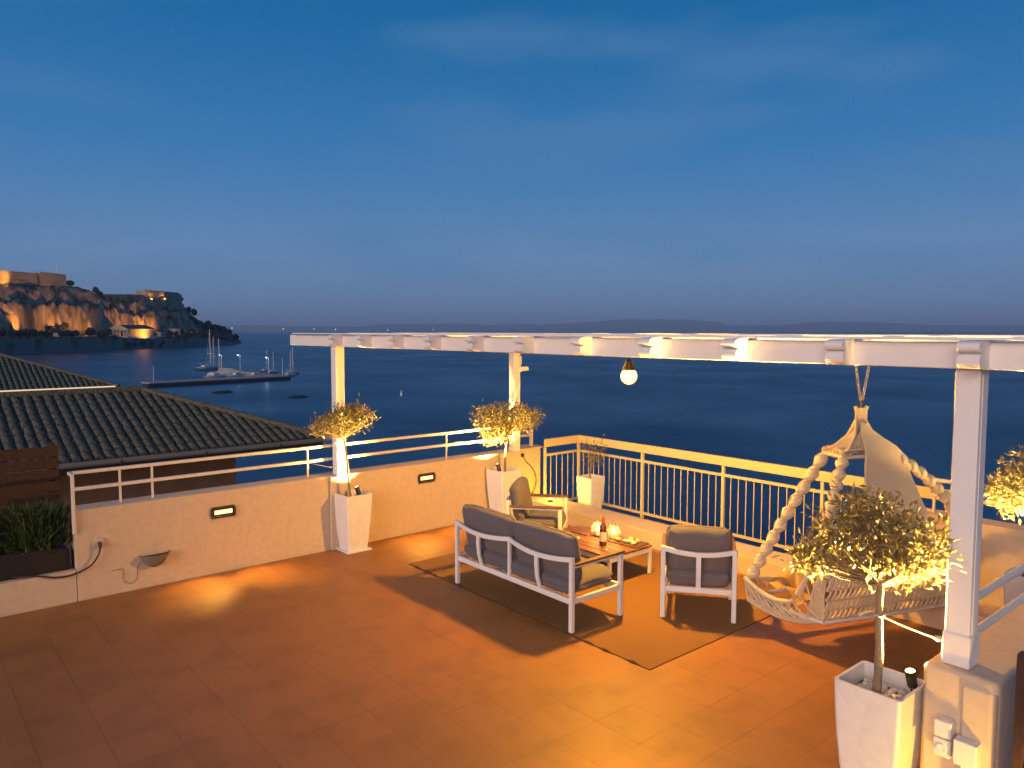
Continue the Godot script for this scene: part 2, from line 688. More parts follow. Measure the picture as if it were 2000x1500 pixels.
func walls_and_rails() -> void:
	# wall along the left side of the terrace
	var w := thing("parapet_wall", "tall peach plastered parapet wall carrying the two wall lights", "wall", V(0, 0, 0))
	var m := MB.new()
	m.span(V(1.36, -0.3, -8.36), V(7.37, 0.88, -8.1), 0.006)
	part(w, "wall_body", m, M.plaster)
	m = MB.new()
	m.span(V(6.93, 0.883, -8.375), V(7.42, 0.905, -8.075), 0.004)
	part(w, "coping", m, M.plaster)
	m = MB.new()
	m.span(V(4.0, -0.28, -8.097), V(4.22, 0.874, -8.06), 0.008)
	part(w, "pilaster", m, M.plaster)
	m = MB.new()
	m.span(V(-1.6, -0.3, -8.36), V(1.356, 0.30, -8.1), 0.006)
	solo("low_parapet", m, M.plaster, "low plastered wall stub under the brown slatted screen", "wall")
	# rails on it
	var r := thing("wall_rail", "two-bar white rail on top of the parapet with wall lights", "railing", V(1.37, 0.88, -8.22))
	for h in [0.185, 0.345]:
		m = MB.new()
		m.bar(V(0, h, 0), V(5.93, h, 0), 0.04, 0.034, 0.006)
		part(r, "rail_bar", m, M.rail)
	for x in [0.42, 0.72, 2.42, 4.4, 5.92]:
		m = MB.new()
		m.bar(V(x, -0.01, 0.0), V(x, 0.365 if x > 5 else 0.33, 0), 0.022 if x < 5 else 0.045, 0.022 if x < 5 else 0.045, 0.004)
		part(r, "post", m, M.rail)
	m = MB.new()
	m.bar(V(-0.02, -0.22, 0.14), V(-0.02, 0.362, 0.14), 0.03, 0.03, 0.004)
	m.bar(V(-0.02, 0.345, 0.12), V(-0.02, 0.345, -0.02), 0.03, 0.03, 0.004)
	part(r, "end_post", m, M.rail)
	# ledge and the right hand parapets
	m = MB.new()
	m.span(V(6.97, -0.30, -8.1), V(7.36, 0.20, 1.6), 0.008)
	solo("low_ledge", m, M.plaster, "low wide plastered ledge before the barred balcony railing", "wall")
	m = MB.new()
	m.span(V(7.363, -0.30, -2.8), V(7.60, 0.90, 1.6), 0.008)
	solo("seaward_parapet", m, M.plaster, "plastered parapet behind the potted olive at the edge of view, facing the sea", "wall")
	r = thing("seaward_rail", "two-bar rail above the sea parapet, running behind the swing and front post", "railing", V(7.48, 0.90, -2.8))
	for h in [0.17, 0.31]:
		m = MB.new()
		m.bar(V(0, h, 0), V(0, h, 4.4), 0.04, 0.034, 0.006)
		part(r, "rail_bar", m, M.rail)
	for z in [0.04, 1.4, 2.8, 4.2]:
		m = MB.new()
		m.bar(V(0, -0.01, z), V(0, 0.3, z), 0.024, 0.024, 0.004)
		part(r, "post", m, M.rail)
	var b := thing("end_wall", "thick plastered wall end with rounded edges carrying the front pergola post", "wall", V(4.1, 0, -1.35))
	m = MB.new()
	m.span(V(0.0, -0.3, -0.19), V(2.86, 0.88, 0.17), 0.03)
	part(b, "wall_body", m, M.plaster)
	m = MB.new()
	m.span(V(-0.022, -0.29, -0.012), V(0.2, 0.845, 0.16), 0.035)
	part(b, "raised_panel", m, M.plaster)
	r = thing("end_wall_rail", "pair of thick white rails starting at the front pergola post, above the end wall", "railing", V(4.24, 0.88, -1.40))
	for h in [0.115, 0.305]:
		m = MB.new()
		m.rod(V(0, h, 0), V(2.7, h, 0), 0.022, 14)
		part(r, "rail_bar", m, M.rail)
	for x in [1.35, 2.66]:
		m = MB.new()
		m.rod(V(x, -0.01, 0), V(x, 0.30, 0), 0.014, 10)
		part(r, "post", m, M.rail)
	# barred balcony railing
	r = thing("balcony_railing", "yellowish barred balcony railing with a broad handrail, facing the sea", "railing", V(8.0, -0.02, -7.94))
	var run := 5.14
	m = MB.new()
	m.span(V(-0.018, 0.935, 0), V(0.018, 1.052, run), 0.006)
	part(r, "handrail", m, M.balcony_paint)
	m = MB.new()
	m.span(V(-0.70, 0.935, -0.018), V(-0.02, 1.052, 0.018), 0.006)
	part(r, "handrail", m, M.balcony_paint)
	for h in [[0.80, 0.835], [0.075, 0.11]]:
		m = MB.new()
		m.span(V(-0.016, h[0], 0.02), V(0.016, h[1], run), 0.004)
		part(r, "rail_bar", m, M.balcony_paint)
		m = MB.new()
		m.span(V(-0.70, h[0], -0.016), V(-0.018, h[1], 0.016), 0.004)
		part(r, "rail_bar", m, M.balcony_paint)
	for z in [0.0, 1.24, 2.54, 3.83, 5.12]:
		m = MB.new()
		m.bar(V(-0.002, 0, z), V(-0.002, 0.934, z), 0.04, 0.04, 0.005)
		part(r, "post", m, M.balcony_paint)
	m = MB.new()
	m.bar(V(-0.69, 0, 0), V(-0.69, 0.934, 0), 0.036, 0.036, 0.005)
	part(r, "post", m, M.balcony_paint)
	m = MB.new()
	m.rod(V(0, 0.112, 0), V(0, 0.798, 0), 0.006, 8)
	var bm := m.mesh()
	for seg in [[0.0, 1.24], [1.24, 2.54], [2.54, 3.83], [3.83, 5.12]]:
		for k in range(1, 12):
			part(r, "baluster", bm, M.balcony_paint).position = V(0, 0, lerpf(seg[0], seg[1], k / 12.0))
	for k in range(1, 6):
		part(r, "baluster", bm, M.balcony_paint).position = V(-0.69 + k * 0.115, 0, 0)


func pergola() -> void:
	var p := thing("pergola", "white painted timber pergola over the seating corner, rafters with scalloped ends", "pergola", V(4.15, 0.88, -8.13))
	var top := 1.665
	for q in [[V(0, 0, 0), 0.118], [V(2.72, 0, 0.03), 0.118], [V(0.06, 0, 6.73), 0.118]]:
		var m := MB.new()
		var a: Vector3 = q[0]
		m.span(a + V(-q[1] / 2, 0.001, -q[1] / 2), a + V(q[1] / 2, top - 0.138, q[1] / 2), 0.008)
		part(p, "post", m, M.pergola)
	var sl := MB.new()
	sl.span(V(0.06 - 0.066, 0.002, 6.73 - 0.066), V(0.06 + 0.066, 0.17, 6.73 + 0.066), 0.006)
	part(p, "post_sleeve", sl, M.pergola)
	sl = MB.new()
	sl.span(V(0.06 - 0.035, 0.172, 6.73 + 0.0595), V(0.06 + 0.035, 1.50, 6.73 + 0.064), 0.002)
	part(p, "cable_cover", sl, M.pergola)
	# front and back beams along the terrace
	var m := MB.new()
	m.span(V(-0.05, top - 0.137, -1.22), V(0.05, top - 0.004, 7.25), 0.006)
	part(p, "beam", m, M.pergola)
	m = MB.new()
	m.span(V(2.67, top - 0.137, -1.0), V(2.77, top - 0.004, 7.1), 0.006)
	part(p, "beam", m, M.pergola)
	# rafters across, with two scallops cut into the near end
	var prof := PackedVector2Array()
	prof.append(V2(2.95, top))
	prof.append(V2(2.95, top - 0.128))
	var lobes := []
	for k in 9:
		var a := lerpf(-PI / 2, PI / 2, k / 8.0)
		lobes.append(V2(-0.155 - 0.03 * cos(a), top - 0.098 + 0.033 * sin(a)))
	prof.append(V2(-0.11, top - 0.137))
	for q in lobes:
		prof.append(q)
	prof.append(V2(-0.14, top - 0.060))
	for k in 9:
		var a := lerpf(-PI / 2, PI / 2, k / 8.0)
		prof.append(V2(-0.165 - 0.03 * cos(a), top - 0.031 + 0.026 * sin(a)))
	prof.append(V2(-0.14, top))
	var rm := MB.new()
	rm.plate(prof, 0.10, Transform3D(Basis(), V(0, 0, -0.05)))
	var raft := rm.mesh()
	for k in 11:
		var o := part(p, "rafter", raft, M.pergola)
		o.position = V(0, 0.006, 6.79 - 0.66 * k)
	# thin battens on top
	m = MB.new()
	m.span(V(-0.12, top + 0.008, -1.0), V(-0.06, top + 0.022, 7.2), 0.002)
	part(p, "batten", m, M.pergola)
	for x in [0.6, 1.3, 2.0]:
		m = MB.new()
		m.span(V(x, top + 0.008, -0.9), V(x + 0.06, top + 0.022, 7.0), 0.002)
		part(p, "batten", m, M.pergola)

	# globe lamp under the rafters
	var g := thing("globe_lamp", "glowing round globe lamp hanging under the pergola", "lamp", V(5.5, 2.16, -4.79))
	m = MB.new()
	m.ball(V(0, 0, 0), V(0.16, 0.16, 0.16), 24)
	part(g, "lamp_globe", m, M.globe_glow)
	m = MB.new()
	m.lathe(PackedVector2Array([V2(0.0, 0.155), V2(0.03, 0.155), V2(0.036, 0.12), V2(0.058, 0.09), V2(0.066, 0.062), V2(0.06, 0.058), V2(0, 0.06)]), 20)
	part(g, "lamp_cap", m, M.bronze)
	m = MB.new()
	m.rod(V(0, 0.15, 0), V(0, 0.385, 0), 0.006, 8)
	part(g, "lamp_stem", m, M.bronze)
	bulb(g, "globe_lamp_light", V(0, -0.0, 0), WARM, 14.2, 0.07)

	# camera on the far post
	var c := thing("security_camera", "small white security camera on the far pergola post", "camera", V(6.87, 2.02, -8.04))
	m = MB.new()
	m.span(V(0.0, 0.10, -0.04), V(0.07, 0.22, 0.02), 0.008)
	part(c, "junction_box", m, M.paint)
	m = MB.new()
	m.rod(V(0.03, 0.11, 0), V(0.05, 0.03, 0.03), 0.012)
	part(c, "bracket", m, M.paint)
	m = MB.new()
	m.tube(PackedVector3Array([V(0.02, 0.03, 0.0), V(0.13, 0.045, 0.09)]), 0.032, 14)
	part(c, "housing", m, M.paint)


func V2(x: float, y: float) -> Vector2:
	return Vector2(x, y)


# ---------------------------------------------------------------- houses next door
func hip_house(called: String, label: String, x0: float, x1: float, ze: float, ye: float, k: float, yr: float, over: float, tile_count: int) -> Node3D:
	# eave along x at z = ze; ridge k behind it; right end hipped
	var h := thing(called, label, "house", V(x1, ye, ze))
	var L := x1 - x0
	var rise := yr - ye
	var zb := -2.0 * k
	var m := MB.new()
	m.span(V(-L, SEA + 1.5 - ye, zb + over), V(-over * 1.15, -0.16, -over))
	part(h, "wall", m, M.house_wall)
	# roof deck, four faces
	m = MB.new()
	var a := V(-L, 0, 0)
	var b := V(0, 0, 0)
	var c := V(-k, rise, -k)
	var d := V(-L, rise, -k)
	var e := V(0, 0, zb)
	var f := V(-L, 0, zb)
	m.quad(a, b, c, d, (b - a).cross(c - a).normalized())
	m.face(b, e, c, V(rise, k, 0).normalized())
	m.quad(d, c, e, f, V(0, k, -rise).normalized())
	m.quad(a + V(0, -0.10, 0), b + V(0, -0.10, 0), e + V(0, -0.10, 0), f + V(0, -0.10, 0), Vector3.DOWN)
	m.quad(a, b, b + V(0, -0.1, 0), a + V(0, -0.1, 0), Vector3.BACK)
	m.quad(b, e, e + V(0, -0.1, 0), b + V(0, -0.1, 0), Vector3.RIGHT)
	var deck := part(h, "roof", m, M.roof_tile)
	m = MB.new()
	m.tube(PackedVector3Array([V(-L, -0.03, 0.07), V(-0.0, -0.03, 0.07)]), 0.06, 10)
	part(h, "gutter", m, M.gutter)
	m = MB.new()
	m.span(V(-L, -0.17, -over), V(-0.02, -0.11, -0.02))
	part(h, "soffit", m, M.soffit)
	for x in [-5.9, -4.3, -2.7, -1.1]:
		m = MB.new()
		m.span(V(x, -0.095, 0.0), V(x + 0.03, 0.0, 0.138), 0.003)
		part(h, "gutter_bracket", m, M.soffit)
	m = MB.new()
	m.tube(PackedVector3Array([d + V(0, 0.05, 0), c + V(0, 0.05, 0)]), 0.09, 10)
	part(h, "ridge_cap", m, M.roof_tile_0)
	m = MB.new()
	m.tube(PackedVector3Array([b + V(0, 0.05, 0), c + V(0, 0.05, 0)]), 0.08, 10)
	part(h, "hip_cap", m, M.roof_tile_2)
	# barrel tiles on the slope that faces the terrace
	var slope := sqrt(k * k + rise * rise)
	var up := V(0, rise, -k) / slope
	var nrm := V(0, k, rise) / slope
	var tm := MB.new()
	var rows := []
	for i in 2:
		var row := PackedVector3Array()
		for j in 9:
			var g := PI * j / 8.0
			var r := lerpf(0.072, 0.06, i)
			row.append(V(cos(g) * r, sin(g) * r * 0.6 + (0.02 if i == 0 else 0.0), -i * 0.37))
		rows.append(row)
	tm.grid(rows, V(0, -1, 0))
	rows = []
	for i in 2:
		var row := PackedVector3Array()
		for j in 9:
			var g := PI * j / 8.0
			row.append(V(cos(g) * lerpf(0.072, 0.05, i), sin(g) * lerpf(0.072, 0.05, i) * 0.6 + (0.02 if i == 0 else -0.03), 0.0))
		rows.append(row)
	tm.grid(rows, V(0, 0, -1))
	var tile := tm.mesh()
	var spots := []
	var pitch := 0.196
	var nrow := int(slope / 0.32)
	for i in nrow:
		var s := 0.03 + i * 0.32
		for j in int(L / pitch):
			var x := -0.12 - j * pitch
			var lim := -s / slope * k
			if x < lim - 0.02:
				spots.append([s, x])
	var bas := Basis(Vector3.RIGHT, nrm, -up)
	spots.sort_custom(func(p, q): return absf(p[1] + 3.5) + p[0] * 0.8 < absf(q[1] + 3.5) + q[0] * 0.8)
	var mm := MultiMesh.new()
	mm.transform_format = MultiMesh.TRANSFORM_3D
	mm.mesh = tile
	mm.instance_count = maxi(0, spots.size() - tile_count)
	for i in spots.size():
		var jit := Basis(Vector3.UP, rng.randf_range(-0.035, 0.035))
		var at: Vector3 = up * float(spots[i][0]) + V(spots[i][1] + rng.randf_range(-0.008, 0.008), 0, 0) + nrm * (0.01 + rng.randf_range(0, 0.012))
		if i < tile_count:
			var o := part(deck, "barrel_tile", tile, M["roof_tile_%d" % rng.randi_range(0, 2)])
			o.transform = Transform3D(bas * jit, at)
		else:
			mm.set_instance_transform(i - tile_count, Transform3D(bas * jit, at))
	if mm.instance_count:
		var mi := MultiMeshInstance3D.new()
		mi.name = "barrel_tile"
		mi.multimesh = mm
		mi.material_override = M.roof_tile_1
		deck.add_child(mi, true)
		mi.set_meta("kind", "stuff")
	return h


func neighbours() -> void:
	hip_house("tiled_house", "house below the terrace with a broad hipped roof of dark barrel tiles and gutter", -6.0, 7.78, -16.0, 0.105, 3.1, 1.16, 1.35, 300)
	var far_house := hip_house("tiled_house", "farther dark roofed house behind the broad tiled roof, with a lit strip along its eave", -14.0, 7.5, -34.0, 0.26, 3.9, 1.62, 0.6, 0)
	var ls := MB.new()
	ls.span(V(-4.2, 0.022, 0.05), V(-0.15, 0.075, 0.09))
	part(far_house, "light_strip", ls, M.eave_glow)
	# brown slatted screen and plant box beyond the low wall
	var s := thing("slat_screen", "brown horizontal slat screen behind the dark plant box, at the wall stub", "screen", V(-1.6, 0.28, -8.62))
	var m := MB.new()
	for k in 10:
		m = MB.new()
		m.span(V(0, 0.02 + k * 0.116, -0.012), V(2.93, 0.125 + k * 0.116, 0.012), 0.004)
		part(s, "slat", m, M.slat_wood)
	for x in [0.05, 1.5, 2.88]:
		m = MB.new()
		m.span(V(x - 0.03, -1.2, -0.06), V(x + 0.03, 1.2, -0.016), 0.004)
		part(s, "post", m, M.slat_wood)
	var bx := thing("plant_box", "dark plant box on the low wall with its power cord plugged into the parapet", "planter", V(0.62, 0.302, -8.27))
	m = MB.new()
	m.span(V(-0.62, 0, -0.12), V(0.70, 0.20, 0.10), 0.01)
	part(bx, "box", m, M.black)
	m = MB.new()
	m.span(V(-0.6, 0.2, -0.1), V(0.68, 0.203, 0.08))
	part(bx, "soil", m, M.soil)
	for d in [[0.45, 0.26, 0.30, 0.52, "dark green shrub with grassy leaves in the dark plant box, close to the wall end", 5], [-0.28, 0.25, 0.34, 0.55, "yellowish green shrub at the image edge in the dark plant box", 6]]:
		var sh := thing("shrub", d[4], "shrub", V(0.62 + d[0], 0.502, -8.29), 0.0, "shrubs in the dark plant box")
		var fol := MB.new()
		fol.tinted = true
		var r2 := RandomNumberGenerator.new()
		r2.seed = d[5]
		for k in 900:
			var g := r2.randf() * TAU
			var rr := sqrt(r2.randf())
			var base := V(cos(g) * rr * d[1], r2.randf() * d[3] * 0.75, sin(g) * rr * 0.12)
			var dir := V(cos(g) * 0.5, 1.0, sin(g) * 0.4) + V(r2.randfn(), r2.randfn(), r2.randfn()) * 0.35
			var t := r2.randf()
			fol.col = Color(0.035, 0.075, 0.022).lerp(Color(0.09, 0.13, 0.03) if d[5] == 5 else Color(0.20, 0.17, 0.04), t * t)
			leaf_blade(fol, base, dir.normalized(), r2.randf_range(0.07, 0.16), r2.randf_range(0.006, 0.012), r2)
		part(sh, "foliage", fol, M.leaf, "stuff")
		m = MB.new()
		for k in 5:
			m.rod(V(r2.randf_range(-0.1, 0.1), -0.01, r2.randf_range(-0.05, 0.05)), V(r2.randf_range(-0.2, 0.2), 0.35, r2.randf_range(-0.08, 0.08)), 0.006, 6)
		part(sh, "stem", m, M.bark)


func leaf_blade(m: MB, base: Vector3, dir: Vector3, length: float, width: float, r: RandomNumberGenerator) -> void:
	var side := dir.cross(V(r.randfn(), r.randfn(), r.randfn())).normalized()
	var up := side.cross(dir)
	var nn := (up + side * 0.2).normalized()
	var n2 := (up - side * 0.2).normalized()
	var tip := base + dir * length
	var mid := base + dir * length * 0.5 - up * width * 0.12
	m.face(base, mid + side * width, tip, nn)
	m.face(base, tip, mid - side * width, n2)


# ---------------------------------------------------------------- far headland
const HO := Vector3(69.06, 0, -672.8)
const HE := Vector3(0.704, 0, -0.710)
const HM := Vector3(-0.710, 0, -0.704)
var rock_noise := FastNoiseLite.new()
var crag := FastNoiseLite.new()

func piece(pts: Array, s: float) -> float:
	if s <= pts[0][0]:
		return pts[0][1]
	for i in pts.size() - 1:
		if s <= pts[i + 1][0]:
			return lerpf(pts[i][1], pts[i + 1][1], (s - pts[i][0]) / (pts[i + 1][0] - pts[i][0]))
	return pts[-1][1]

func ground_y(s: float, t: float) -> float:
	var se := s + (80.0 - minf(t, 80.0)) * 1.9 * smoothstep(330.0, 420.0, s)
	var crest := piece([[-200, 40], [48, 41], [103, 43], [183, 46.5], [207, 46], [223, 43.5], [239, 39], [245, 35], [289, 32], [306, 41], [326, 44], [398, 46], [409, 38], [445, 19], [465, 14], [502, 9], [540, 3], [566, -8], [590, -18], [700, -20]], se)
	var wooded := smoothstep(400.0, 440.0, s)
	var plat := -2.4 - 2.0 * smoothstep(60.0, 320.0, s)
	plat = lerpf(plat, -12.0, smoothstep(330.0, 420.0, s))
	plat = lerpf(plat, -26.0, smoothstep(535.0, 590.0, se))
	var foot := lerpf(46.0 + 10.0 * rock_noise.get_noise_2d(s * 1.3, 7.0), 6.0, wooded)
	var y := -19.0
	y = lerpf(y, plat - 2.0, smoothstep(0.0, 5.0, t) if s < 400 else smoothstep(0.0, 10.0, t))
	y = lerpf(y, plat, smoothstep(6.0, 30.0, t))
	var c := clampf((t - foot) / (79.0 - foot), 0.0, 1.0)
	var shelf := c + 0.10 * crag.get_noise_2d(s * 1.0, t * 2.5) * sin(PI * c)
	# steep below, ledge, steep again
	var prof := lerpf(smoothstep(0.0, 0.42, shelf) * 0.62, 1.0, smoothstep(0.55, 1.0, shelf))
	prof = lerpf(prof, c, wooded)
	y = lerpf(y, crest, prof) if crest > y else lerpf(y, crest, smoothstep(0.0, 1.0, c))
	y += crag.get_noise_2d(s * 2.2 + 400.0, t * 2.2) * 5.0 * sin(PI * clampf(c, 0.0, 1.0)) * (1.0 - wooded)
	y += (rock_noise.get_noise_2d(s * 4.0, t * 4.0) * 1.6 + crag.get_noise_2d(s * 9.0, t * 6.0) * 1.3) * smoothstep(30.0, 60.0, t)
	return lerpf(y, -22.0, smoothstep(150.0, 240.0, t))

func on_head(s: float, t: float, dy := 0.0) -> Vector3:
	return HO + HE * s + HM * t + V(0, ground_y(s, t) + dy, 0)

func headland() -> void:
	rock_noise.seed = 31
	rock_noise.frequency = 0.02
	rock_noise.fractal_octaves = 4
	crag.seed = 77
	crag.noise_type = FastNoiseLite.TYPE_SIMPLEX
	crag.fractal_type = FastNoiseLite.FRACTAL_RIDGED
	crag.frequency = 0.016
	crag.fractal_octaves = 4
	var rows := []
	var cols := []
	var ts := []
	for i in 66:
		ts.append(i * 1.5 if i < 56 else 84.0 + (i - 56) * 18.0)
	for t in ts:
		var row := PackedVector3Array()
		var cr := PackedColorArray()
		for k in 301:
			var s := -180.0 + k * 2.7
			var p := on_head(s, t)
			row.append(p)
			var gx := ground_y(s, t + 1.5) - ground_y(s, t - 1.5)
			var steep := smoothstep(1.4, 4.5, absf(gx))
			var green := 1.0 - steep
			green = maxf(green, smoothstep(395.0, 425.0, s) * (0.55 + 0.45 * smoothstep(-0.1, 0.2, rock_noise.get_noise_2d(s * 3.0, t * 3.0))))
			green = maxf(green, smoothstep(0.12, 0.3, rock_noise.get_noise_2d(s * 2.5 + 90.0, t * 4.0)) * 0.8)
			green *= smoothstep(-15.5, -14.0, p.y)
			var stone := Color(0.42, 0.28, 0.18) * (0.72 + 0.5 * crag.get_noise_2d(s * 3.0, p.y * 5.0 + 70.0) + 0.3 * rock_noise.get_noise_2d(s * 14.0, p.y * 6.0))
			stone = stone.lerp(Color(0.11, 0.14, 0.115), 1.0 - smoothstep(-5.0, -3.0, p.y))
			var c := stone.lerp(Color(0.030, 0.036, 0.020), green)
			cr.append(Color(maxf(c.r, 0.01), maxf(c.g, 0.01), maxf(c.b, 0.008)))
		rows.append(row)
		cols.append(cr)
	var m := MB.new()
	m.tinted = true
	m.grid(rows, HO + HE * 200 + HM * 120 + V(0, -900, 0), cols)
	struct("headland_rock", m, M.rock)

	var turn := atan2(-HE.z, HE.x)
	# fortress wall on the plateau
	var f := thing("fortress_wall", "long floodlit fortress wall on top of the big rock", "fortress", HO + HE * 0 + HM * 80 + V(0, 40, 0), turn)
	m = MB.new()
	m.plate(PackedVector2Array([V2(-160, 0), V2(186, 0), V2(186, 6), V2(184, 17.2), V2(172, 17.2), V2(168, 16.6), V2(40, 14.5), V2(-160, 8)]), 10.0, Transform3D(Basis(), V(0, 0, -10)))
	part(f, "curtain_wall", m, M.fort_stone)
	m = MB.new()
	m.span(V(150, 2, -2), V(187, 17.8, 3), 0.5)
	part(f, "bastion", m, M.fort_stone)
	m = MB.new()
	m.span(V(-160, 7.2, 0.0), V(148, 8.2, 1.0), 0.2)
	part(f, "string_course", m, M.fort_stone)
	m = MB.new()
	m.rod(V(183, 17, -4), V(183, 27, -4), 0.35, 6)
	part(f, "flagpole", m, M.mast)
	# keep on the second summit
	var kp := thing("keep", "flat topped floodlit keep with lower walls on the second rock", "fortress", HO + HE * 350 + HM * 78 + V(0, 33, 0), turn)
	for d in [["keep_wall", V(-26, 1, -10), V(50, 16, 2)], ["lower_wall", V(-2, -8, 2.5), V(48, 3, 9)], ["lower_wall", V(8, -14, 9.5), V(46, -4.5, 14)], ["turret", V(44, -2, 0.5), V(51, 15, 5)], ["parapet", V(-26.5, 16.05, 0), V(50.5, 17.2, 2.4)]]:
		m = MB.new()
		m.span(d[1], d[2], 0.4)
		part(kp, d[0], m, M.fort_stone)
	# temple-fronted church
	var t := thing("temple_church", "small temple-fronted church with white columns and floodlit side wall", "church", HO + HE * 189.5 + HM * 37.3 + V(0, -3.9, 0), turn - 1.803)
	t.scale = Vector3.ONE * 0.8
	m = MB.new()
	m.span(V(-1, -4, -46), V(31, 0.5, 1), 0.1)
	part(t, "podium", m, M.temple_stone)
	m = MB.new()
	m.span(V(2, 0.5, -45), V(28, 9.0, -6))
	part(t, "side_wall", m, M.temple_wall)
	m = MB.new()
	m.lathe(PackedVector2Array([V2(0.0, 0), V2(1.15, 0.0), V2(1.15, 0.3), V2(0.95, 0.4), V2(0.78, 7.2), V2(1.1, 7.5), V2(1.1, 7.9), V2(0, 7.9)]), 14)
	var cm := m.mesh()
	for k in 6:
		part(t, "column", cm, M.temple_stone).position = V(1.6 + k * 5.35, 0.5, -1.2)
	m = MB.new()
	m.span(V(0, 8.4, -45.5), V(30, 9.9, 0.2), 0.1)
	part(t, "entablature", m, M.temple_stone)
	m = MB.new()
	m.plate(PackedVector2Array([V2(-0.4, 0), V2(30.4, 0), V2(15, 5.2)]), 1.4, Transform3D(Basis(), V(0, 9.92, -1.3)))
	part(t, "pediment", m, M.temple_stone)
	m = MB.new()
	m.plate(PackedVector2Array([V2(-0.6, 0), V2(30.6, 0), V2(15, 4.9)]), 44.0, Transform3D(Basis(), V(0, 9.93, -45.4)))
	part(t, "roof", m, M.soffit)
	m = MB.new()
	m.span(V(12.8, 0.5, -6), V(17.2, 6.5, -5.9))
	part(t, "door", m, M.soffit)
	# lesser buildings along the quay
	for d in [[96.0, 22.0, 24.0, 8.0, 5.0, "low pinkish house at the left foot of the big rock"], [262.0, 24.0, 9.0, 7.0, 5.5, "small lit annexe right of the temple church"], [293.0, 24.0, 10.0, 8.0, 9.0, "pale tall house at the right end of the quay"], [150.0, 30.0, 26.0, 6.0, 2.4, "long low lit wall house left of the temple church"]]:
		var h := thing("quay_house", d[5], "house", HO + HE * d[0] + HM * d[1] + V(0, -4.6, 0), turn)
		m = MB.new()
		m.span(V(0, -2, -d[3]), V(d[2], d[4], 0))
		part(h, "wall", m, M.temple_stone)
		m = MB.new()
		var rp := PackedVector2Array([V2(0.6, 0), V2(-d[3] * 0.5, 2.0), V2(-d[3] - 0.6, 0)])
		m.plate(rp, d[2] + 1.0, Transform3D(Basis(V(0, 0, 1), V(0, 1, 0), V(1, 0, 0)), V(-0.5, d[4] + 0.02, 0)))
		part(h, "roof", m, M.soffit)
		for k in 2:
			m = MB.new()
			m.span(V(d[2] * (0.25 + 0.4 * k), d[4] * 0.35, -0.02), V(d[2] * (0.25 + 0.4 * k) + 1.3, d[4] * 0.75, 0.04))
			part(h, "window", m, M.soffit)
	# trees on the quay, on the slopes and on the wooded tip
	var crown := MB.new()
	var r2 := RandomNumberGenerator.new()
	r2.seed = 3
	for k in 170:
		var o := V(r2.randfn(), r2.randfn() * 0.8, r2.randfn()).normalized() * pow(r2.randf(), 0.4)
		crown.ball(V(o.x * 3.4, 5.5 + o.y * 3.6, o.z * 3.4), Vector3.ONE * r2.randf_range(0.8, 1.9), 6, 0.5, k)
	var crown_mesh := crown.mesh()
	m = MB.new()
	m.rod(V(0, -1.5, 0), V(0, 4.5, 0), 0.4, 6, 0.2)
	var trunk_mesh := m.mesh()
	var spots := []
	for k in 44:
		spots.append([-30.0 + k * 8.3 + r2.randf_range(-3, 3), r2.randf_range(1.2, 2.6) if k * 8.3 > 185 and k * 8.3 < 265 else r2.randf_range(3, 16), r2.randf_range(0.45, 0.6) if k * 8.3 > 185 and k * 8.3 < 265 else r2.randf_range(0.6, 1.05), 0])
	for k in 22:
		spots.append([r2.randf_range(402, 470), r2.randf_range(24, 84), r2.randf_range(0.7, 1.25), 1])
	for d in [[196, 81, 0.7], [201, 82, 0.8], [237, 80, 0.9], [243, 80, 1.0], [247, 79, 0.7], [262, 80, 0.7], [275, 80, 0.6], [286, 80, 0.8], [296, 79, 0.8], [120, 46, 0.9], [130, 44, 1.0], [140, 47, 0.8], [236, 62, 0.8], [268, 60, 0.7], [330, 52, 0.9], [345, 46, 1.0], [360, 40, 1.0], [380, 36, 1.1]]:
		spots.append([d[0], d[1], d[2], 2])
	for d in spots:
		var q := thing("far_tree", ["dark rounded tree in the row along the harbour quay under the rock", "dark tree on the low wooded tip of the headland", "dark tree clinging to the rock slope or skyline below the fortress"][d[3]], "tree", on_head(d[0], d[1], -0.4), r2.randf() * TAU, ["trees along the headland quay", "trees on the wooded tip", "trees on the rock"][d[3]])
		q.scale = V(d[2] * r2.randf_range(0.85, 1.3), d[2] * r2.randf_range(0.8, 1.15), d[2])
		part(q, "crown", crown_mesh, M.far_tree)
		part(q, "trunk", trunk_mesh, M.far_tree)
	# floodlights: [s, t, height, aim s, aim t, aim height, energy, cone]
	var fl := MB.new()
	fl.box(V(0, 0, 0), V(1.3, 0.9, 0.6), 0.1)
	var lens := MB.new()
	lens.box(V(0, 0.1, -0.34), V(1.1, 0.7, 0.06), 0.02)
	var fm := fl.mesh()
	var lm := lens.mesh()
	var texts := ["floodlight at the foot of the fortress wall, nearest the bastion", "floodlight at the foot of the fortress wall, towards the image edge", "floodlight under the keep wall, first of two", "floodlight under the keep wall, second of two",
		"floodlight on the quay lighting the big rock at the image edge", "floodlight on the quay lighting the rock face between the houses", "floodlight at the side wall of the temple church", "floodlight lighting the rock right of the temple church", "floodlight before the temple columns", "floodlight on the quay lighting the pale house end", "floodlight at the long low lit wall", "broad floodlight on the quay wall washing the middle of the big rock", "broad floodlight on the quay wall washing the saddle between the rocks"]
	var k2 := 0
